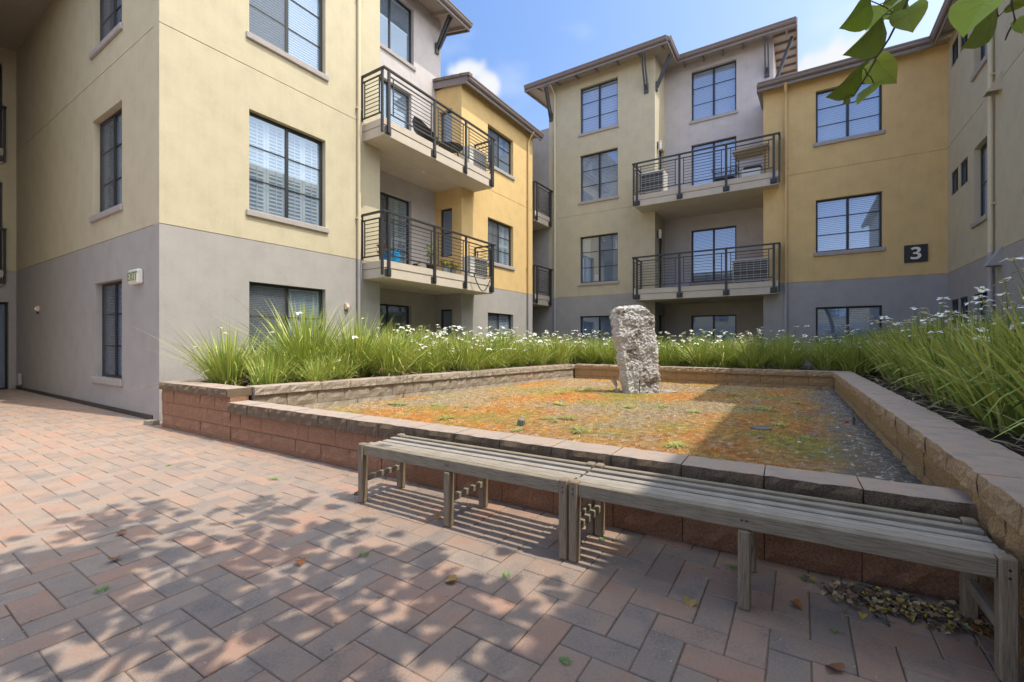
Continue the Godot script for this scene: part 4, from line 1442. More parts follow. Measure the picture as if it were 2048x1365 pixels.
# ------------------------------------------------------------------ things kept on the balconies
func ac_unit(xf: Transform3D, at: Vector3, size: Vector3, label: String, grid_front: bool) -> void:
	var a := node("air_conditioner", self, xf * Transform3D(Basis.IDENTITY, at))
	tag(a, label, "air conditioner", "condenser units on the balconies")
	var c := MB.new()
	c.span(Vector3(-size.x / 2, 0.06, -size.z / 2), Vector3(size.x / 2, size.y, size.z / 2), 0.012)
	obj("casing", c, M.white if not grid_front else mat(lin(0.5, 0.5, 0.51), 0.5), a)
	var f := MB.new()
	f.span(Vector3(-size.x / 2 + (0.24 * size.x if not grid_front else 0.04), 0.1, size.z / 2 + 0.001), Vector3(size.x / 2 - 0.03, size.y - 0.05, size.z / 2 + 0.006))
	obj("coil", f, mat(lin(0.07, 0.07, 0.075), 0.6), a)
	var gm: Material = mat(lin(0.55, 0.55, 0.55), 0.4)
	var x0 := -size.x / 2 + (0.24 * size.x if not grid_front else 0.04)
	var x1 := size.x / 2 - 0.03
	for k in 9:
		var y := lerpf(0.12, size.y - 0.07, k / 8.0)
		var b := MB.new()
		b.span(Vector3(x0, y - 0.006, size.z / 2 + 0.0065), Vector3(x1, y + 0.006, size.z / 2 + 0.016))
		obj("louver", b, gm, a)
	for k in 6:
		var x := lerpf(x0, x1, k / 5.0)
		var b := MB.new()
		b.span(Vector3(x - 0.004, 0.1, size.z / 2 + 0.0165), Vector3(x + 0.004, size.y - 0.05, size.z / 2 + 0.022))
		obj("guard_bar", b, gm, a)
	for s in [-1.0, 1.0]:
		var ft := MB.new()
		ft.span(Vector3(s * size.x * 0.35 - 0.03, 0.0, -size.z / 2), Vector3(s * size.x * 0.35 + 0.03, 0.06, size.z / 2))
		obj("foot", ft, M.black, a)

func pot_plant(at: Vector3, r: float, h: float, pot: Material, label: String, tall: float, leaf: Color, n: int, petals := Color(0, 0, 0, 0)) -> void:
	var p := node("potted_plant", self, Transform3D(Basis.IDENTITY, at))
	tag(p, label, "potted plant")
	var b := MB.new()
	b.lathe([Vector2(0, 0.0), Vector2(r * 0.72, 0.0), Vector2(r, h), Vector2(r * 0.9, h), Vector2(r * 0.86, h * 0.85), Vector2(0, h * 0.85)], 16)
	obj("pot", b, pot, p)
	var rr := RandomNumberGenerator.new()
	rr.seed = int(absf(at.x * 731 + at.z * 517)) + n
	var st := MB.new()
	var lf := MB.new()
	for k in n:
		var a := rr.randf() * TAU
		var hh := h * 0.85 + tall * (0.25 + 0.75 * float(k) / n) * rr.randf_range(0.8, 1.0)
		var d := Vector3(cos(a), 0, sin(a))
		var base := Vector3(0, h * 0.8, 0)
		var m := Vector3(d.x * 0.03, hh * 0.8, d.z * 0.03)
		var e := Vector3(0, hh, 0) + d * rr.randf_range(0.05, 0.13)
		st.tube([base, m, e], [0.006, 0.004, 0.003], 5, false)
		lf.col = (leaf * rr.randf_range(0.7, 1.3))
		if petals.a > 0.0 and k % 2 == 0: lf.col = petals * rr.randf_range(0.8, 1.2)
		lf.col.a = 1.0
		for s in 3:
			var q := e + Vector3(rr.randf_range(-0.03, 0.03), rr.randf_range(-0.03, 0.03), rr.randf_range(-0.03, 0.03))
			var dir := (d + Vector3(rr.randf_range(-0.9, 0.9), rr.randf_range(-0.7, 0.5), rr.randf_range(-0.9, 0.9))).normalized()
			var sd := dir.cross(Vector3.UP).normalized() * 0.028
			var tip := q + dir * 0.11
			var mid := q + dir * 0.05 + Vector3.UP * 0.008
			lf.tri(q, mid + sd, mid - sd)
			lf.tri(mid + sd, tip, mid - sd)
	obj("stems", st, mat(lin(0.16, 0.2, 0.06), 0.7), p)
	obj("foliage", lf, M.blade, p)

func build_balcony_things() -> void:
	var A := face(XA, 2.854, PI / 2)
	var y2 := 2.957
	var y3 := 6.007
	# lower left balcony
	ac_unit(A, Vector3(7.35, y2, 0.38), Vector3(0.8, 0.62, 0.3), "white condenser unit with dark louvers on the lower sunlit balcony", false)
	pot_plant(A * Vector3(3.98, y2, 0.42), 0.11, 0.17, mat(lin(0.03, 0.12, 0.3), 0.4), "red flowering plant in a blue pot at the corner of the lower sunlit balcony", 0.28, Color(0.16, 0.2, 0.04), 16, Color(0.45, 0.03, 0.05))
	pot_plant(A * Vector3(5.62, y2, 0.3), 0.12, 0.2, M.black, "tall leafy plant in a black pot in the middle of the lower sunlit balcony", 0.6, Color(0.2, 0.28, 0.05), 26)
	pot_plant(A * Vector3(6.02, y2, 0.45), 0.12, 0.18, mat(lin(0.35, 0.38, 0.42), 0.3), "bushy yellow green plant in a silvery pot on the lower sunlit balcony", 0.2, Color(0.42, 0.42, 0.05), 34)
	pot_plant(A * Vector3(6.3, y2, 0.45), 0.10, 0.17, mat(lin(0.2, 0.25, 0.32), 0.3), "bushy yellow green plant in a blue grey pot next to the condenser", 0.2, Color(0.45, 0.42, 0.06), 26)
	pot_plant(A * Vector3(4.95, y2, 0.42), 0.07, 0.10, M.black, "tiny seedling in a small black pot on the lower sunlit balcony", 0.08, Color(0.3, 0.32, 0.1), 6)
	var wc := node("watering_can", self, A * Transform3D(Basis.IDENTITY, Vector3(4.32, y2, 0.42)))
	tag(wc, "bright blue plastic watering can behind the railing of the lower balcony", "watering can")
	var bm := mat(lin(0.02, 0.28, 0.6), 0.35)
	var cb := MB.new()
	cb.lathe([Vector2(0, 0.0), Vector2(0.1, 0.0), Vector2(0.115, 0.03), Vector2(0.12, 0.24), Vector2(0.09, 0.27), Vector2(0.05, 0.27)], 18)
	obj("body", cb, bm, wc)
	var sp := MB.new()
	sp.tube([Vector3(-0.1, 0.06, 0), Vector3(-0.2, 0.2, 0), Vector3(-0.26, 0.3, 0)], [0.03, 0.022, 0.04], 10)
	obj("spout", sp, bm, wc)
	var hn := MB.new()
	hn.tube([Vector3(-0.02, 0.27, 0), Vector3(0.06, 0.36, 0), Vector3(0.16, 0.3, 0), Vector3(0.125, 0.1, 0)], [0.013, 0.013, 0.013, 0.013], 8)
	obj("handle", hn, bm, wc)
	# hose looped through the rail
	var hs := MB.new()
	var pts := []
	for k in 13:
		var t := k / 12.0
		pts.append(Vector3(lerpf(6.75, 7.55, t), y2 + 0.06 - 0.42 * sin(PI * t), 0.80))
	var rr := []
	for k in 13: rr.append(0.013)
	hs.tube(pts, rr, 8)
	tag(obj("garden_hose", hs, M.black, self, A), "black hose hanging in a loop below the lower sunlit balcony rail", "hose")
	# upper left balcony
	ac_unit(A, Vector3(7.3, y3, 0.38), Vector3(0.8, 0.6, 0.3), "white condenser unit with dark louvers on the upper sunlit balcony", false)
	var ch := node("lounge_chair", self, A * Transform3D(Basis(Vector3.UP, 0.5), Vector3(5.55, y3, -0.05)))
	tag(ch, "black round lounge chair on the upper sunlit balcony", "chair")
	var cs := MB.new()
	cs.lathe([Vector2(0.0, 0.36), Vector2(0.25, 0.38), Vector2(0.40, 0.5), Vector2(0.44, 0.62), Vector2(0.40, 0.60), Vector2(0.24, 0.46), Vector2(0.0, 0.43)], 22)
	var bsk := obj("seat_shell", cs, M.black, ch, Transform3D(Basis(Vector3.RIGHT, 0.75), Vector3(0, 0.15, -0.2)))
	for k in 4:
		var a := PI / 4 + PI / 2 * k
		var lg := MB.new()
		lg.bar(Vector3(cos(a) * 0.26, 0.0, sin(a) * 0.26), Vector3(cos(a) * 0.14, 0.42, sin(a) * 0.14), 0.025, 0.025)
		obj("leg", lg, M.black, ch)
	var tb := node("side_table", self, A * Transform3D(Basis.IDENTITY, Vector3(6.5, y3, 0.2)))
	tag(tb, "low black table beside the condenser on the upper sunlit balcony", "table")
	var tt := MB.new()
	tt.lathe([Vector2(0, 0.43), Vector2(0.33, 0.43), Vector2(0.34, 0.45), Vector2(0.33, 0.47), Vector2(0, 0.47)], 22)
	obj("tabletop", tt, M.black, tb)
	for k in 3:
		var a := TAU * k / 3 + 0.4
		var lg := MB.new()
		lg.bar(Vector3(cos(a) * 0.28, 0.0, sin(a) * 0.28), Vector3(cos(a) * 0.2, 0.43, sin(a) * 0.2), 0.03, 0.03)
		obj("leg", lg, M.black, tb)
	# back balconies
	var K := face(-4.145, 16.85, 0)
	ac_unit(K, Vector3(2.92, 2.917, 1.75), Vector3(0.95, 0.72, 0.36), "grey mesh fronted condenser unit on the lower back balcony", true)
	ac_unit(K, Vector3(0.12, 5.987, 1.9), Vector3(0.75, 0.72, 0.5), "pale boxy condenser unit in the corner of the upper back balcony", true)
	var ft := node("folding_table", self, K * Transform3D(Basis(Vector3.UP, -0.1), Vector3(2.95, 5.987, 1.85)))
	tag(ft, "beige folding table standing by the rail of the upper back balcony", "table")
	var top := MB.new()
	top.cbox(Vector3(0, 0.80, 0), Vector3(0.95, 0.045, 0.5), 0.01, Basis(Vector3.RIGHT, -0.25))
	obj("tabletop", top, mat(lin(0.5, 0.42, 0.3), 0.6), ft)
	for s in [-1.0, 1.0]:
		for z in [-0.18, 0.18]:
			var lg := MB.new()
			lg.bar(Vector3(s * 0.38, 0.0, z), Vector3(s * 0.38, 0.80 - 0.25 * z, z), 0.022, 0.022)
			obj("leg", lg, M.rail, ft)
	var bk := node("wire_basket", self, K * Transform3D(Basis.IDENTITY, Vector3(2.25, 5.987, 1.95)))
	tag(bk, "black wire basket on the floor of the upper back balcony", "basket")
	var rims := MB.new()
	for y in [0.02, 0.13, 0.25]:
		var k: float = 1.0 + y
		rims.bar(Vector3(-0.28 * k, y + 0.15, 0.16), Vector3(0.28 * k, y + 0.15, 0.16), 0.014, 0.014)
		rims.bar(Vector3(-0.28 * k, y + 0.15, -0.16), Vector3(0.28 * k, y + 0.15, -0.16), 0.014, 0.014)
		for s in [-1.0, 1.0]: rims.bar(Vector3(s * 0.28 * k, y + 0.15, -0.16), Vector3(s * 0.28 * k, y + 0.15, 0.16), 0.014, 0.014)
	obj("rim", rims, M.black, bk)
	for k in 12:
		var w := MB.new()
		var x := lerpf(-0.28, 0.28, k / 11.0)
		w.bar(Vector3(x, 0.16, 0.16), Vector3(x * 1.25, 0.42, 0.16), 0.007, 0.007)
		w.bar(Vector3(x, 0.16, -0.16), Vector3(x * 1.25, 0.42, -0.16), 0.007, 0.007)
		obj("wire", w, M.black, bk)
	var bs := MB.new()
	bs.span(Vector3(-0.26, 0.0, -0.15), Vector3(0.26, 0.14, 0.15), 0.01)
	obj("base", bs, M.black, bk)
	var rib := MB.new()
	for k in 4:
		rib.tube([Vector3(0.03 * k, 0.75, 0), Vector3(0.03 * k - 0.05, 0.45, 0.03), Vector3(0.03 * k, 0.1, 0)], [0.01, 0.014, 0.008], 6)
	rib.lathe([Vector2(0, 0.55), Vector2(0.07, 0.6), Vector2(0.0, 0.66)], 8)
	tag(obj("pink_streamer", rib, mat(lin(0.6, 0.02, 0.16), 0.5), self, K * Transform3D(Basis.IDENTITY, Vector3(3.3, 5.987, 1.7))), "bright pink hanging streamer by the end of the upper back balcony", "streamer")
	var tub := node("storage_tub", self, K * Transform3D(Basis.IDENTITY, Vector3(2.95, 5.987, 1.9)))
	tag(tub, "white tub with a dark lid under the folding table", "tub")
	var t0 := MB.new()
	t0.span(Vector3(-0.25, 0.0, -0.15), Vector3(0.25, 0.26, 0.15), 0.02)
	obj("body", t0, M.white, tub)
	var t1 := MB.new()
	t1.span(Vector3(-0.2, 0.261, -0.15), Vector3(0.26, 0.34, 0.15), 0.02)
	obj("lid", t1, M.black, tub)

# ------------------------------------------------------------------ planting
func clump_mesh(seed_: int, n: int, hmin: float, hmax: float, spread: float, dry := 0.07, wide := 1.0) -> ArrayMesh:
	var r := RandomNumberGenerator.new()
	r.seed = seed_
	var mb := MB.new()
	for k in n:
		var a := r.randf() * TAU
		var d := Vector3(cos(a), 0, sin(a))
		var sd := Vector3(-d.z, 0, d.x).rotated(Vector3.UP, r.randf_range(-0.9, 0.9))
		var b := d * r.randf_range(0.0, 0.2) + Vector3(r.randf_range(-0.04, 0.04), 0, r.randf_range(-0.04, 0.04))
		var l := r.randf_range(hmin, hmax)
		var lean := pow(r.randf(), 1.2) * spread
		var droop := r.randf_range(0.1, 0.55) * lean
		var w := r.randf_range(0.006, 0.0105) * wide
		var t := r.randf()
		var c := Color(0.43, 0.49, 0.10).lerp(Color(0.22, 0.33, 0.06), r.randf())
		if t < 0.25: c = c.lerp(Color(0.58, 0.56, 0.17), r.randf())
		var isdry := r.randf() < dry
		if isdry:
			c = Color(0.42, 0.35, 0.2)
			lean = spread * r.randf_range(0.9, 1.5)
			l *= 0.6
			droop = lean * 0.8
		mb.col = c
		var kink := r.randf_range(0.45, 0.75) if r.randf() < 0.12 else 2.0
		var N := 5
		var prev := b
		var pw := w * 0.8
		for i in range(1, N + 1):
			var s := float(i) / N
			var p := b + d * (lean * l * (s * 0.75 + s * s * 0.45)) + Vector3.UP * l * (s - droop * s * s * 0.9)
			if s > kink: p = b + d * (lean * l * kink + l * (s - kink) * 0.9) + Vector3.UP * l * (kink * 0.95 - (s - kink) * r.randf_range(0.1, 0.6))
			var ww := w * (1.0 - pow(s, 2.2)) if i < N else 0.0
			if i == N: mb.tri(prev + sd * pw, p, prev - sd * pw)
			else: mb.quad(prev + sd * pw, p + sd * ww, p - sd * ww, prev - sd * pw)
			prev = p
			pw = ww
	return mb.mesh(M.blade)

func flower_mesh() -> ArrayMesh:
	var m := ArrayMesh.new()
	var p := MB.new()
	for k in 6:
		var a := TAU * k / 6.0
		var d := Vector3(cos(a), 0, sin(a))
		var sd := Vector3(-d.z, 0, d.x)
		var big := k % 2 == 0
		var l := 0.042 if big else 0.034
		var w := 0.014 if big else 0.009
		var up := Vector3.UP
		var b := d * 0.004
		var m1 := d * l * 0.55 + up * 0.012
		var e := d * l + up * (0.004 if big else 0.016)
		p.tri(b, m1 + sd * w, m1 - sd * w)
		p.tri(m1 + sd * w, e + sd * w * 0.5, m1 - sd * w)
		p.tri(m1 - sd * w, e + sd * w * 0.5, e - sd * w * 0.5)
	p.put(m, M.petal)
	var c := MB.new()
	c.lathe([Vector2(0.006, 0.0), Vector2(0.007, 0.012), Vector2(0.0, 0.018)], 6)
	c.put(m, M.leaf_yellow)
	return m

func stem_mesh() -> ArrayMesh:
	var s := MB.new()
	s.tube([Vector3(0, 0, 0), Vector3(0.01, 0.5, 0), Vector3(0, 1.0, 0)], [0.0035, 0.003, 0.002], 5, false)
	return s.mesh(mat(lin(0.16, 0.22, 0.05), 0.6))

const ORD := ["first", "second", "third", "fourth", "fifth", "sixth", "seventh", "eighth", "ninth", "tenth", "eleventh", "twelfth", "thirteenth", "fourteenth", "fifteenth", "sixteenth", "seventeenth"]
const ROW := ["front row", "middle row", "rear row"]
const ROW2 := ["wall row", "middle row", "building row"]
func build_beds() -> void:
	var r := RandomNumberGenerator.new()
	r.seed = 2024
	var variants := []
	for k in 5: variants.append(clump_mesh(500 + k, 460, 0.5, 1.12, 0.95))
	var tall := []
	for k in 2: tall.append(clump_mesh(520 + k, 620, 0.6, 1.38, 0.82))
	var small := clump_mesh(530, 200, 0.4, 0.75, 0.7)
	var lush := []
	for k in 4: lush.append(clump_mesh(540 + k, 260, 0.55, 1.08, 0.55, 0.07, 1.5))
	var fm := flower_mesh()
	var sm := stem_mesh()
	var put := func(mesh: Mesh, x: float, n: float, s: float, fl: int, label: String, group: String, lean := Vector3.ZERO, up0 := 0.6, fs := 1.25) -> void:
		var b := Basis(Vector3.UP, r.randf() * TAU).scaled(Vector3(s, s * r.randf_range(0.9, 1.08), s))
		if lean != Vector3.ZERO: b = Basis(lean.normalized(), lean.length()) * b
		var c := node("lily_clump", self, Transform3D(Basis.IDENTITY, V(x, 0.525, n)))
		tag(c, label, "lily", group)
		inst("leaves", mesh, c, Transform3D(b, Vector3.ZERO))
		for k in fl:
			var a := r.randf() * TAU
			var d := r.randf_range(0.1, 0.6)
			var top := Vector3(cos(a) * d, r.randf_range(up0, up0 * 0.4 + 0.84) * minf(s, 1.1), sin(a) * d)
			var base := Vector3(cos(a) * 0.06, 0.0, sin(a) * 0.06)
			var up := (top - base)
			var ln := up.length()
			up = up.normalized()
			var rx := up.cross(Vector3.FORWARD).normalized()
			var st := inst("flower_stem", sm, c, Transform3D(Basis(rx, up * ln, rx.cross(up)), base))
			var tilt := Basis(Vector3(r.randf_range(-1, 1), 0, r.randf_range(-1, 1)).normalized(), r.randf_range(0.0, 0.5)) * Basis(Vector3.UP, r.randf() * TAU)
			inst("flower", fm, c, Transform3D(tilt.scaled(Vector3.ONE * r.randf_range(0.95, 1.35) * fs), top))
	# sunny bed along the left facade
	var gl := "lily clumps in the sunny bed"
	put.call(tall[0], -6.72, 4.35, 1.08, 2, "tallest lily clump, in front of the ground floor window of the sunlit facade", gl)
	put.call(tall[1], -6.35, 5.0, 0.98, 1, "wide lily clump next to the tallest one in the sunny bed", gl)
	put.call(variants[2], -7.15, 3.35, 0.95, 3, "lily clump nearest the grey building corner, leaning over the planter end", gl)
	put.call(small, -6.25, 3.42, 0.8, 0, "small young lily clump at the front corner of the sunny bed", gl)
	var spots := [[-6.95, 3.85, 0.85], [-7.2, 4.6, 0.8], [-6.55, 3.85, 0.7], [-6.1, 4.4, 0.72], [-6.0, 5.35, 0.9], [-6.9, 5.2, 0.95], [-5.95, 4.0, 0.5]]
	for k in spots.size():
		put.call(variants[k % 5], spots[k][0], spots[k][1], spots[k][2], 1, ORD[k] + " of the filler lily clumps around the tallest one in the sunny bed", gl)
	for i in 11:
		for j in 3:
			var n: float = 5.5 + i * 0.46
			var lim: float = lerpf(-5.8, -4.78, (n - 2.7) / 7.6)
			var x: float = lim - 0.5 - j * 0.72 + r.randf_range(-0.18, 0.18)
			if x < -7.4: continue
			put.call(variants[r.randi() % 5], x, n + r.randf_range(-0.2, 0.2), r.randf_range(0.68, 0.98), 0 if i < 2 else r.randi_range(8, 15), ORD[j * 0 + i] + " lily clump from the tall one in the " + ROW[j] + " of the sunny bed", gl)
	# bed across the back
	var gb := "lily clumps in the back bed"
	for i in 15:
		for j in 3:
			var x: float = -7.0 + i * 0.62 + r.randf_range(-0.15, 0.15)
			var n: float = 11.15 + j * 0.85 + r.randf_range(-0.15, 0.15)
			if x > 1.2: continue
			put.call(variants[r.randi() % 5], x, n, r.randf_range(0.78, 0.98), r.randi_range(7, 13), ORD[i] + " lily clump from the stair landing in the " + ROW[j] + " of the back bed", gb)
	# shaded bed along the right wing
	var gr := "lily clumps in the shaded bed"
	for i in 17:
		for j in 3:
			var n: float = 3.4 + i * 0.52 + r.randf_range(-0.12, 0.12)
			var x: float = 1.52 + j * 0.66 + r.randf_range(-0.1, 0.1)
			if x > 0.42 * n / 1.456 * 1.0 + 1.3 and i < 6 and x > n * 0.29 + 0.35: continue
			put.call(lush[r.randi() % 4], x, n, r.randf_range(0.88, 1.1), r.randi_range(4, 8), ORD[i] + " lily clump from the bench end in the " + ROW2[j] + " of the shaded bed", gr, Vector3(0, 0, r.randf_range(-0.05, 0.14)), 0.72, 1.35)
	# dead leaves under the shaded clumps
	var dl := MB.new()
	dl.tri(Vector3(-0.14, 0, 0.004), Vector3(0.0, 0.025, 0.008), Vector3(0.0, 0.02, -0.008))
	dl.tri(Vector3(0.0, 0.025, 0.008), Vector3(0.16, 0.005, 0.01), Vector3(0.0, 0.02, -0.008))
	var list := []
	for k in 420:
		var n := r.randf_range(3.0, 10.0)
		var x := r.randf_range(1.02, 1.75)
		var g := r.randf_range(0.5, 1.1)
		list.append([Transform3D(Basis.from_euler(Vector3(r.randf_range(-0.3, 0.3), r.randf() * TAU, r.randf_range(-0.3, 0.3))).scaled(Vector3.ONE * r.randf_range(0.6, 1.3)), V(x, 0.545 + r.randf() * 0.05, n)), Color(0.36, 0.29, 0.17) * g])
	tag(multi("dead_leaves", dl.mesh(M.blade), list, self), "dry straw coloured leaves under the shaded lily clumps", "leaf litter", "", "stuff")
	# two broad-leaved shrublets among the lilies
	for q in [[V(2.0, 0.53, 9.6), "small bright green leafy shrub among the shaded lilies", 0.62], [V(-2.0, 0.53, 12.0), "pale green leafy shrub rising from the back bed right of the standing stone", 0.85]]:
		var sh := node("shrub", self, Transform3D(Basis.IDENTITY, q[0]))
		tag(sh, q[1], "shrub")
		var stm := MB.new()
		var lf := MB.new()
		for k in 14:
			var a := r.randf() * TAU
			var top := Vector3(cos(a) * r.randf_range(0.05, 0.28), q[2] * r.randf_range(0.75, 1.2), sin(a) * r.randf_range(0.05, 0.28))
			stm.tube([Vector3.ZERO, top * 0.5 + Vector3.UP * 0.05, top], [0.006, 0.005, 0.003], 5, false)
			for s in 16:
				var t := r.randf_range(0.45, 1.0)
				var p := top * t
				var d := Vector3(r.randf_range(-1, 1), r.randf_range(-0.2, 0.7), r.randf_range(-1, 1)).normalized()
				var sd := d.cross(Vector3.UP).normalized() * 0.018
				lf.col = Color(0.14, 0.26, 0.045) * r.randf_range(0.7, 1.4)
				var m := p + d * 0.035
				lf.tri(p, m + sd, m - sd)
				lf.tri(m + sd, p + d * 0.08, m - sd)
		obj("stems", stm, mat(lin(0.15, 0.18, 0.06), 0.7), sh)
		obj("foliage", lf, M.blade, sh)

func heart_leaf(fold: float, curl: float, m: Material, veins := false) -> ArrayMesh:      # unit length along -y, width along x, faces z
	var mb := MB.new()
	var pr := [[0.06, 0.20], [-0.04, 0.34], [0.08, 0.46], [0.24, 0.50], [0.42, 0.465], [0.58, 0.37], [0.74, 0.24], [0.88, 0.10]]
	var rib := [0.02, 0.05, 0.12, 0.25, 0.42, 0.58, 0.74, 0.88]
	var pt := func(t: float, x: float) -> Vector3:
		return Vector3(x, -t, absf(x) * fold - t * t * curl + 0.03 * sin(t * 9.0) * absf(x) * 2.0)
	for s in [-1.0, 1.0]:
		for k in pr.size() - 1:
			mb.qn(pt.call(rib[k], 0.0), pt.call(rib[k + 1], 0.0), pt.call(pr[k + 1][0], pr[k + 1][1] * s), pt.call(pr[k][0], pr[k][1] * s), Vector3.BACK)
		mb.tn(pt.call(0.02, 0.0), pt.call(pr[0][0], pr[0][1] * s), pt.call(0.02, 0.0) + Vector3(0, 0.001, 0), Vector3.BACK)
		mb.tn(pt.call(0.88, 0.0), pt.call(0.88, 0.10 * s), pt.call(1.0, 0.0), Vector3.BACK)
	if not veins: return mb.mesh(m)
	var out := ArrayMesh.new()
	mb.put(out, m)
	var vb := MB.new()
	var rad := [0.010, 0.008, 0.006, 0.003]
	vb.tube([pt.call(0.0, 0.0), pt.call(0.3, 0.0), pt.call(0.65, 0.0), pt.call(1.0, 0.0)], rad, 4, false)
	for s in [-1.0, 1.0]:
		for q in [[0.03, 0.20, 0.40], [0.04, 0.42, 0.44], [0.25, 0.55, 0.33], [0.45, 0.72, 0.22]]:
			vb.tube([pt.call(q[0], 0.0), pt.call(lerpf(q[0], q[1], 0.5), q[2] * s * 0.55), pt.call(q[1], q[2] * s)], [0.007, 0.005, 0.002], 4, false)
	vb.put(out, M.vein)
	return out

func build_tree() -> void:
	var t := node("redbud_tree", self, Transform3D(Basis.IDENTITY, V(1.75, 0.53, -0.9)))
	tag(t, "heart leaved tree whose twigs hang into the upper corner and dapple the pavers", "tree")
	var o := t.position
	var r := RandomNumberGenerator.new()
	r.seed = 606
	var tr := MB.new()
	tr.tube([V(1.75, 0.45, -0.9) - o, V(1.7, 1.4, -0.85) - o, V(1.45, 2.5, -0.6) - o, V(1.1, 3.3, -0.25) - o], [0.14, 0.11, 0.09, 0.075], 12)
	obj("trunk", tr, M.bark, t)
	var ends := []
	var c0 := V(1.1, 3.25, -0.25)
	for k in 9:
		var a := TAU * k / 9.0 + 0.3
		var e := V(0.05 + cos(a) * r.randf_range(0.9, 1.7), r.randf_range(3.9, 4.9), 0.55 + sin(a) * r.randf_range(0.8, 1.6))
		var lb := MB.new()
		var m := c0.lerp(e, 0.5) + Vector3(0, 0.25, 0)
		lb.tube([c0 - o, m - o, e - o], [0.05, 0.03, 0.012], 8)
		obj("limb", lb, M.bark, t)
		ends.append(m); ends.append(e)
	# hanging twig in the view
	var tw := MB.new()
	var main := [V(0.7, 3.6, 1.2), V(0.42, 2.7, 1.5), V(0.245, 2.109, 1.463), V(0.225, 2.06, 1.45), V(0.206, 2.011, 1.438), V(0.184, 1.959, 1.423), V(0.157, 1.91, 1.406), V(0.139, 1.871, 1.395), V(0.111, 1.818, 1.376)]
	tw.tube(main.map(func(q): return q - o), [0.012, 0.006, 0.0032, 0.0028, 0.0026, 0.0023, 0.002, 0.0018, 0.0014], 6)
	obj("twig", tw, M.bark, t)
	var tw2 := MB.new()
	tw2.tube([V(0.7, 3.6, 1.2), V(0.55, 2.8, 1.55), V(0.419, 2.063, 1.514), V(0.417, 2.007, 1.513), V(0.424, 1.97, 1.518), V(0.409, 1.937, 1.508), V(0.405, 1.923, 1.506)].map(func(q): return q - o), [0.012, 0.006, 0.003, 0.0026, 0.0022, 0.0018, 0.0014], 6)
	tw2.tube([V(0.417, 2.007, 1.513) - o, V(0.391, 1.977, 1.496) - o], [0.0012, 0.001], 5)
	obj("twig", tw2, M.bark, t)
	var top_limb := MB.new()
	top_limb.tube([c0 - o, V(0.95, 3.75, 0.6) - o, V(0.7, 3.6, 1.2) - o], [0.045, 0.025, 0.012], 8)
	obj("limb", top_limb, M.bark, t)
	var fold := [heart_leaf(0.25, 0.1, M.leaf, true), heart_leaf(-0.1, 0.25, M.leaf, true), heart_leaf(0.5, 0.05, M.leaf, true)]
	var fy := heart_leaf(0.3, 0.05, M.leaf_yellow)
	var cam := V(0, 1.22, 0)
	var L := [
		[Vector3(0.148, 2.052, 1.401), Vector3(0.092, 1.986, 1.364), 0.073],
		[Vector3(0.168, 2.072, 1.461), Vector3(0.145, 2.021, 1.446), 0.076],
		[Vector3(0.172, 2.018, 1.416), Vector3(0.098, 1.922, 1.369), 0.064],
		[Vector3(0.216, 2.02, 1.42), Vector3(0.229, 1.965, 1.428), 0.072],
		[Vector3(0.228, 2.083, 1.487), Vector3(0.178, 2.042, 1.455), 0.069],
		[Vector3(0.156, 1.911, 1.405), Vector3(0.197, 1.851, 1.432), 0.068],
		[Vector3(0.13, 1.881, 1.377), Vector3(0.064, 1.809, 1.335), 0.056],
		[Vector3(0.153, 1.85, 1.403), Vector3(0.114, 1.811, 1.378), 0.029],
		[Vector3(0.1, 1.818, 1.37), Vector3(0.089, 1.799, 1.363), 0.017],
		[Vector3(0.354, 1.992, 1.414), Vector3(0.306, 1.907, 1.383), 0.073],
		[Vector3(0.391, 1.977, 1.496), Vector3(0.344, 1.908, 1.467), 0.028],
		[Vector3(0.419, 2.019, 1.526), Vector3(0.447, 2.01, 1.544), 0.028],
		[Vector3(0.423, 1.968, 1.517), Vector3(0.441, 1.939, 1.528), 0.030]]
	for k in L.size():
		var q: Array = L[k]
		var a := V(q[0].x, q[0].y, q[0].z)
		var b := V(q[1].x, q[1].y, q[1].z)
		var y := (a - b).normalized()
		var z := (cam - a)
		z = (z - y * z.dot(y)).normalized()
		var len := (a - b).length() * 1.05
		var full := len * 1.0
		var turn: float = acos(clampf(q[2] / maxf(full, q[2]), 0.05, 1.0)) * (1.0 if k % 2 == 0 else -1.0) + [0.15, -0.2, 0.1][k % 3]
		var bs := Basis(y.cross(z), y, z).rotated(y, turn)
		inst("leaf", fy if k == 8 else fold[k % 3], t, Transform3D(Basis(bs.x * maxf(full, q[2]), bs.y * len, bs.z * len), a - o))
		var near: Vector3 = main[2]
		for p in main + [V(0.417, 2.007, 1.513), V(0.391, 1.977, 1.496), V(0.424, 1.97, 1.518), V(0.419, 2.063, 1.514)]:
			if p.distance_to(a) < near.distance_to(a): near = p
		var pt := MB.new()
		pt.tube([near - o, (near + a) * 0.5 + Vector3(0, 0.006, 0) - o, a - o], [0.0015, 0.0013, 0.0012], 5)
		obj("leaf_stalk", pt, M.bark, t)
	# crown
	var list := []
	var clumps := []
	for k in 84:
		var d := Vector3(r.randfn(), r.randfn(), r.randfn()).normalized() * pow(r.randf(), 0.4)
		clumps.append(V(-0.05, 4.35, 0.55) + d * Vector3(2.05, 0.85, 1.95))
	for k in 4300:
		var c: Vector3 = clumps[r.randi() % clumps.size()]
		var p := c + Vector3(r.randfn(), r.randfn() * 0.7, r.randfn()) * 0.17
		var s := r.randf_range(0.09, 0.145)
		var bs := Basis.from_euler(Vector3(-1.1 + r.randfn() * 0.45, r.randf() * TAU, r.randfn() * 0.4)).scaled(Vector3.ONE * s)
		list.append([Transform3D(bs, p - o), Color.WHITE])
	tag(multi("crown", heart_leaf(0.2, 0.1, M.leaf), list, t), "", "", "", "stuff")

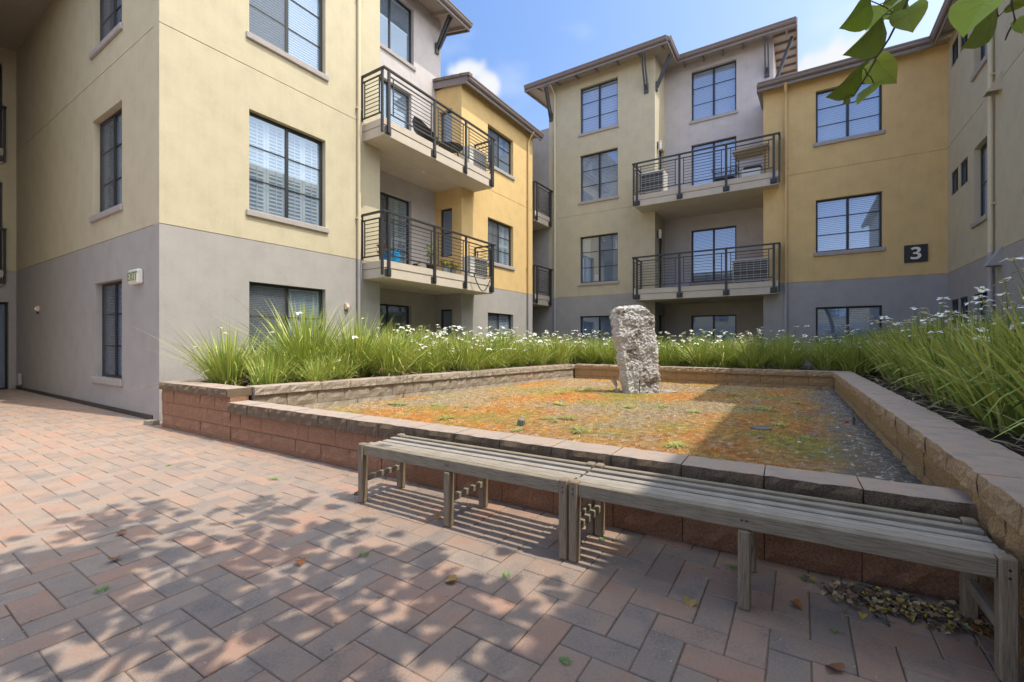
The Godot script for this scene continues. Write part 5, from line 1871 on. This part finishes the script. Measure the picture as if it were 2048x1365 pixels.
func build_litter() -> void:
	var r := RandomNumberGenerator.new()
	r.seed = 88
	var cols := [lin(0.3, 0.11, 0.03), lin(0.34, 0.24, 0.09), lin(0.22, 0.10, 0.05), lin(0.42, 0.24, 0.05)]
	var ms := []
	for c in cols: ms.append(heart_leaf(0.45, 0.3, mat(c, 0.7)))
	for q in [[-0.428, 2.221, 1, "pale yellow fallen leaf on the pavers in front of the bench middle leg"], [-0.028, 2.453, 0, "russet fallen leaf on the pavers under the nearer bench"], [0.628, 2.613, 0, "orange brown curled leaf beside the bench end leg"],
			[0.124, 2.032, 2, "grey brown curled leaf on the pavers near the picture's lower edge"], [-3.598, 1.08, 2, "dark brown fallen leaf at the upper edge of the dappled shade"], [-3.179, 0.906, 2, "reddish brown curled leaf inside the dappled shade"],
			[-2.316, 1.457, 0, "small russet leaf on the pavers midway between wall and dappled shade"], [-1.462, 1.761, 3, "small orange leaf on the pavers in front of the paired bench legs"], [-2.091, 2.35, 3, "tiny orange leaf under the far bench"], [-2.95, 2.36, 0, "orange leaf beside the far bench end leg"]]:
		var s := r.randf_range(0.045, 0.065)
		tag(inst("fallen_leaf", ms[q[2]], self, Transform3D(Basis.from_euler(Vector3(-PI / 2 + r.randf_range(-0.2, 0.2), r.randf() * TAU, 0)).scaled(Vector3.ONE * s), V(q[0], 0.014, q[1]))), q[3], "leaf", "fallen leaves on the pavers")
	# drift of litter at the end of the bench
	var list := []
	for k in 520:
		var t := r.randf()
		var x := 0.16 + 0.5 * t + r.randfn() * 0.06
		var n := 2.66 + r.randfn() * 0.07 + 0.03 * t
		if n > 2.83: n = 2.83 - r.randf() * 0.08
		if x > 0.68: x = 0.68 - r.randf() * 0.1
		var c: Color = [Color(0.12, 0.08, 0.05), Color(0.2, 0.13, 0.07), Color(0.45, 0.33, 0.06), Color(0.34, 0.24, 0.12), Color(0.1, 0.09, 0.08), Color(0.5, 0.42, 0.25)][r.randi() % 6]
		var s := r.randf_range(0.010, 0.036)
		list.append([Transform3D(Basis.from_euler(Vector3(-PI / 2 + r.randfn() * 0.5, r.randf() * TAU, r.randfn() * 0.4)).scaled(Vector3.ONE * s), V(x, 0.006 + r.randf() * 0.02, n)), c])
	tag(multi("leaf_litter", heart_leaf(0.5, 0.3, M.plain), list, self), "drift of dry yellow and brown litter under the bench end", "leaf litter", "", "stuff")
	# crumbs and specks in the paving joints
	var pb := MB.new()
	pb.lathe([Vector2(0, -0.4), Vector2(1, 0), Vector2(0, 0.6)], 5)
	var l2 := []
	for k in 900:
		var x := r.randf_range(-7.5, 0.6)
		var n := r.randf_range(0.0, 2.65)
		var s := r.randf_range(0.0012, 0.0035)
		var g := r.randf_range(0.2, 0.75)
		l2.append([Transform3D(Basis.IDENTITY.scaled(Vector3(s * 1.3, s, s)), V(x, 0.002, n)), Color(g, g * 0.93, g * 0.85)])
	tag(multi("specks", pb.mesh(M.pebble), l2, self), "pale specks of grit scattered on the pavers", "grit", "", "stuff")
	# dark crumbs of bark and moss caught along the joints
	var l4 := []
	for k in 1000:
		var i := r.randi_range(-44, 11)
		var jn := r.randf_range(0.4, 2.68)
		var x := -1.104 + i * 0.1428 + r.randfn() * 0.012
		var n := jn
		if k % 2 == 0:
			x = r.randf_range(-7.2, 0.5)
			n = 1.345 + r.randi_range(-6, 9) * 0.1428 + r.randfn() * 0.01
		if k > 260:
			x = r.randf_range(-7.4, 0.6)
			n = 2.70 - absf(r.randfn()) * 0.12
		var s := r.randf_range(0.0015, 0.0038)
		var g := r.randf_range(0.05, 0.16)
		l4.append([Transform3D(Basis(Vector3.UP, r.randf() * TAU).scaled(Vector3(s * r.randf_range(1.0, 2.6), s * 0.7, s)), V(x, 0.003, n)), Color(g * 1.2, g, g * 0.7)])
	tag(multi("joint_debris", pb.mesh(M.pebble), l4, self), "dark crumbs caught along the paver joints and wall foot", "debris", "", "stuff")
	# sprouts in the joints
	var sp := []
	var wt := weed_mesh()
	for q in [[-2.09, 1.70, 0.5], [-1.28, 1.95, 0.45], [-2.87, 0.77, 0.5], [-0.2, 1.75, 0.35], [-0.75, 1.55, 0.4], [0.12, 2.32, 0.3], [-0.3, 2.68, 0.45], [0.02, 2.74, 0.5], [-3.9, 2.2, 0.7], [-5.2, 1.9, 0.5], [-1.02, 2.62, 0.4]]:
		sp.append([Transform3D(Basis(Vector3.UP, r.randf() * TAU).scaled(Vector3.ONE * q[2] * 0.6), V(q[0], 0.0, q[1])), Color(0.13, 0.3, 0.04)])
	tag(multi("sprouts", wt, sp, self), "tiny green sprouts growing in the paver joints", "weeds", "", "stuff")

# ------------------------------------------------------------------ sky
func sky_image() -> Image:
	var w := 1024
	var h := 512
	var img := Image.create(w, h, false, Image.FORMAT_RGBF)
	var fw := Vector3(-0.539, 0, -0.8425)
	var rt := Vector3(0.8425, 0, -0.539)
	var big := noise(2.2, 4, 5)
	var fin := noise(9.0, 5, 6)
	var blobs := []
	for q in [[905, 142, 0.028, 0.014], [945, 146, 0.032, 0.022], [968, 156, 0.026, 0.024], [980, 175, 0.018, 0.018], [1662, 112, 0.03, 0.032], [1690, 116, 0.03, 0.025], [1640, 140, 0.03, 0.03], [420, 260, 0.1, 0.05], [2300, 220, 0.12, 0.06]]:
		blobs.append([(fw + rt * ((q[0] - 1024.0) / 900.0) + Vector3.UP * ((682.5 - q[1]) / 900.0)).normalized(), q[2], q[3]])
	for y in h:
		var v := (y + 0.5) / h
		var el := PI * (0.5 - v)
		for x in w:
			var a := (x + 0.5) / w * TAU
			var d := Vector3(sin(a) * cos(el), sin(el), -cos(a) * cos(el))
			# CIE clear sky: slightly hazy: brighter towards the sun and the horizon, whiter with it
			var s := clampf(d.y, 0.02, 1.0)
			var zs := acos(clampf(d.dot(SUN.normalized()), -1.0, 1.0))
			var f := 0.856 + 16.0 * exp(-3.0 * zs) + 0.3 * pow(cos(zs), 2.0)
			var lum := f * (1.0 - exp(-0.32 / s)) * (1.0 + 0.9 * exp(-s * 7.0))
			lum *= pow(maxf(lum, 0.6) / 0.6, 0.12)
			var pale := pow(clampf((lum - 0.5) / 1.1, 0.0, 1.0), 0.9)
			var c := Color(0.36, 0.72, 1.55).lerp(Color(1.2, 1.2, 1.15), pale) * lum * 0.61
			if d.y < 0.0: c = Color(0.30, 0.28, 0.25)
			else:
				var wisp := smoothstep(0.08, 0.6, big.get_noise_3d(d.x * 1.2, d.y * 3.0, d.z * 1.2) + fin.get_noise_3d(d.x, d.y * 2.0, d.z) * 0.35) * 0.22
				c = c.lerp(Color(0.55, 0.59, 0.65), wisp)
				for b in blobs:
					var q: float = (d - b[0]).length()
					if q > 0.2: continue
					var e := Vector2((d - b[0]).dot(rt) / b[1], (d.y - b[0].y) / b[2]).length()
					var k := smoothstep(1.05, 0.45, e + fin.get_noise_3dv(d * 2.0) * 0.8 + 0.05)
					c = c.lerp(Color(0.52, 0.53, 0.54), k * 0.95)
			img.set_pixel(x, y, c)
	return img

func _ready() -> void:
	# camera
	var cam := Camera3D.new()
	cam.name = "camera"
	add_child(cam)
	cam.position = V(0, 1.22, 0)
	cam.rotation = Vector3(0, deg_to_rad(32.6), 0)
	cam.fov = rad_to_deg(2.0 * atan(682.5 / 900.0))
	cam.near = 0.05
	cam.far = 600.0
	cam.current = true
	# sky and exposure
	var env := Environment.new()
	env.background_mode = Environment.BG_SKY
	var sky := Sky.new()
	var ps := PanoramaSkyMaterial.new()
	ps.panorama = tex(sky_image())
	sky.sky_material = ps
	env.sky = sky
	env.background_energy_multiplier = 1.0
	env.tonemap_mode = Environment.TONE_MAPPER_LINEAR
	env.tonemap_exposure = 1.8
	env.sdfgi_enabled = true
	env.ssao_enabled = true
	env.ssil_enabled = true
	var we := WorldEnvironment.new()
	we.name = "environment"
	we.environment = env
	add_child(we)
	# sun
	var sun := DirectionalLight3D.new()
	sun.name = "sun"
	add_child(sun)
	sun.look_at_from_position(SUN * 40.0, Vector3.ZERO, Vector3.FORWARD)
	sun.light_energy = 0.76
	sun.light_color = Color(1.0, 0.95, 0.86)
	sun.light_angular_distance = 0.53
	sun.shadow_enabled = true
	# structure
	make_materials()
	build_ground()
	build_left_wing()
	build_back_wing()
	build_right_wing()
	build_facing_wing()
	build_planter()
	# objects
	build_bench(Vector2(-2.815, 2.235), Vector2(-1.087, 2.262), "weathered slatted wooden bench farther along the low wall, left end in sunshine")
	build_bench(Vector2(-1.078, 2.262), Vector2(0.655, 2.295), "weathered slatted wooden bench in full shade ending at the tan wall")
	build_stone()
	build_moss_things()
	build_wall_fittings()
	build_balcony_things()
	build_beds()
	build_tree()
	build_litter()
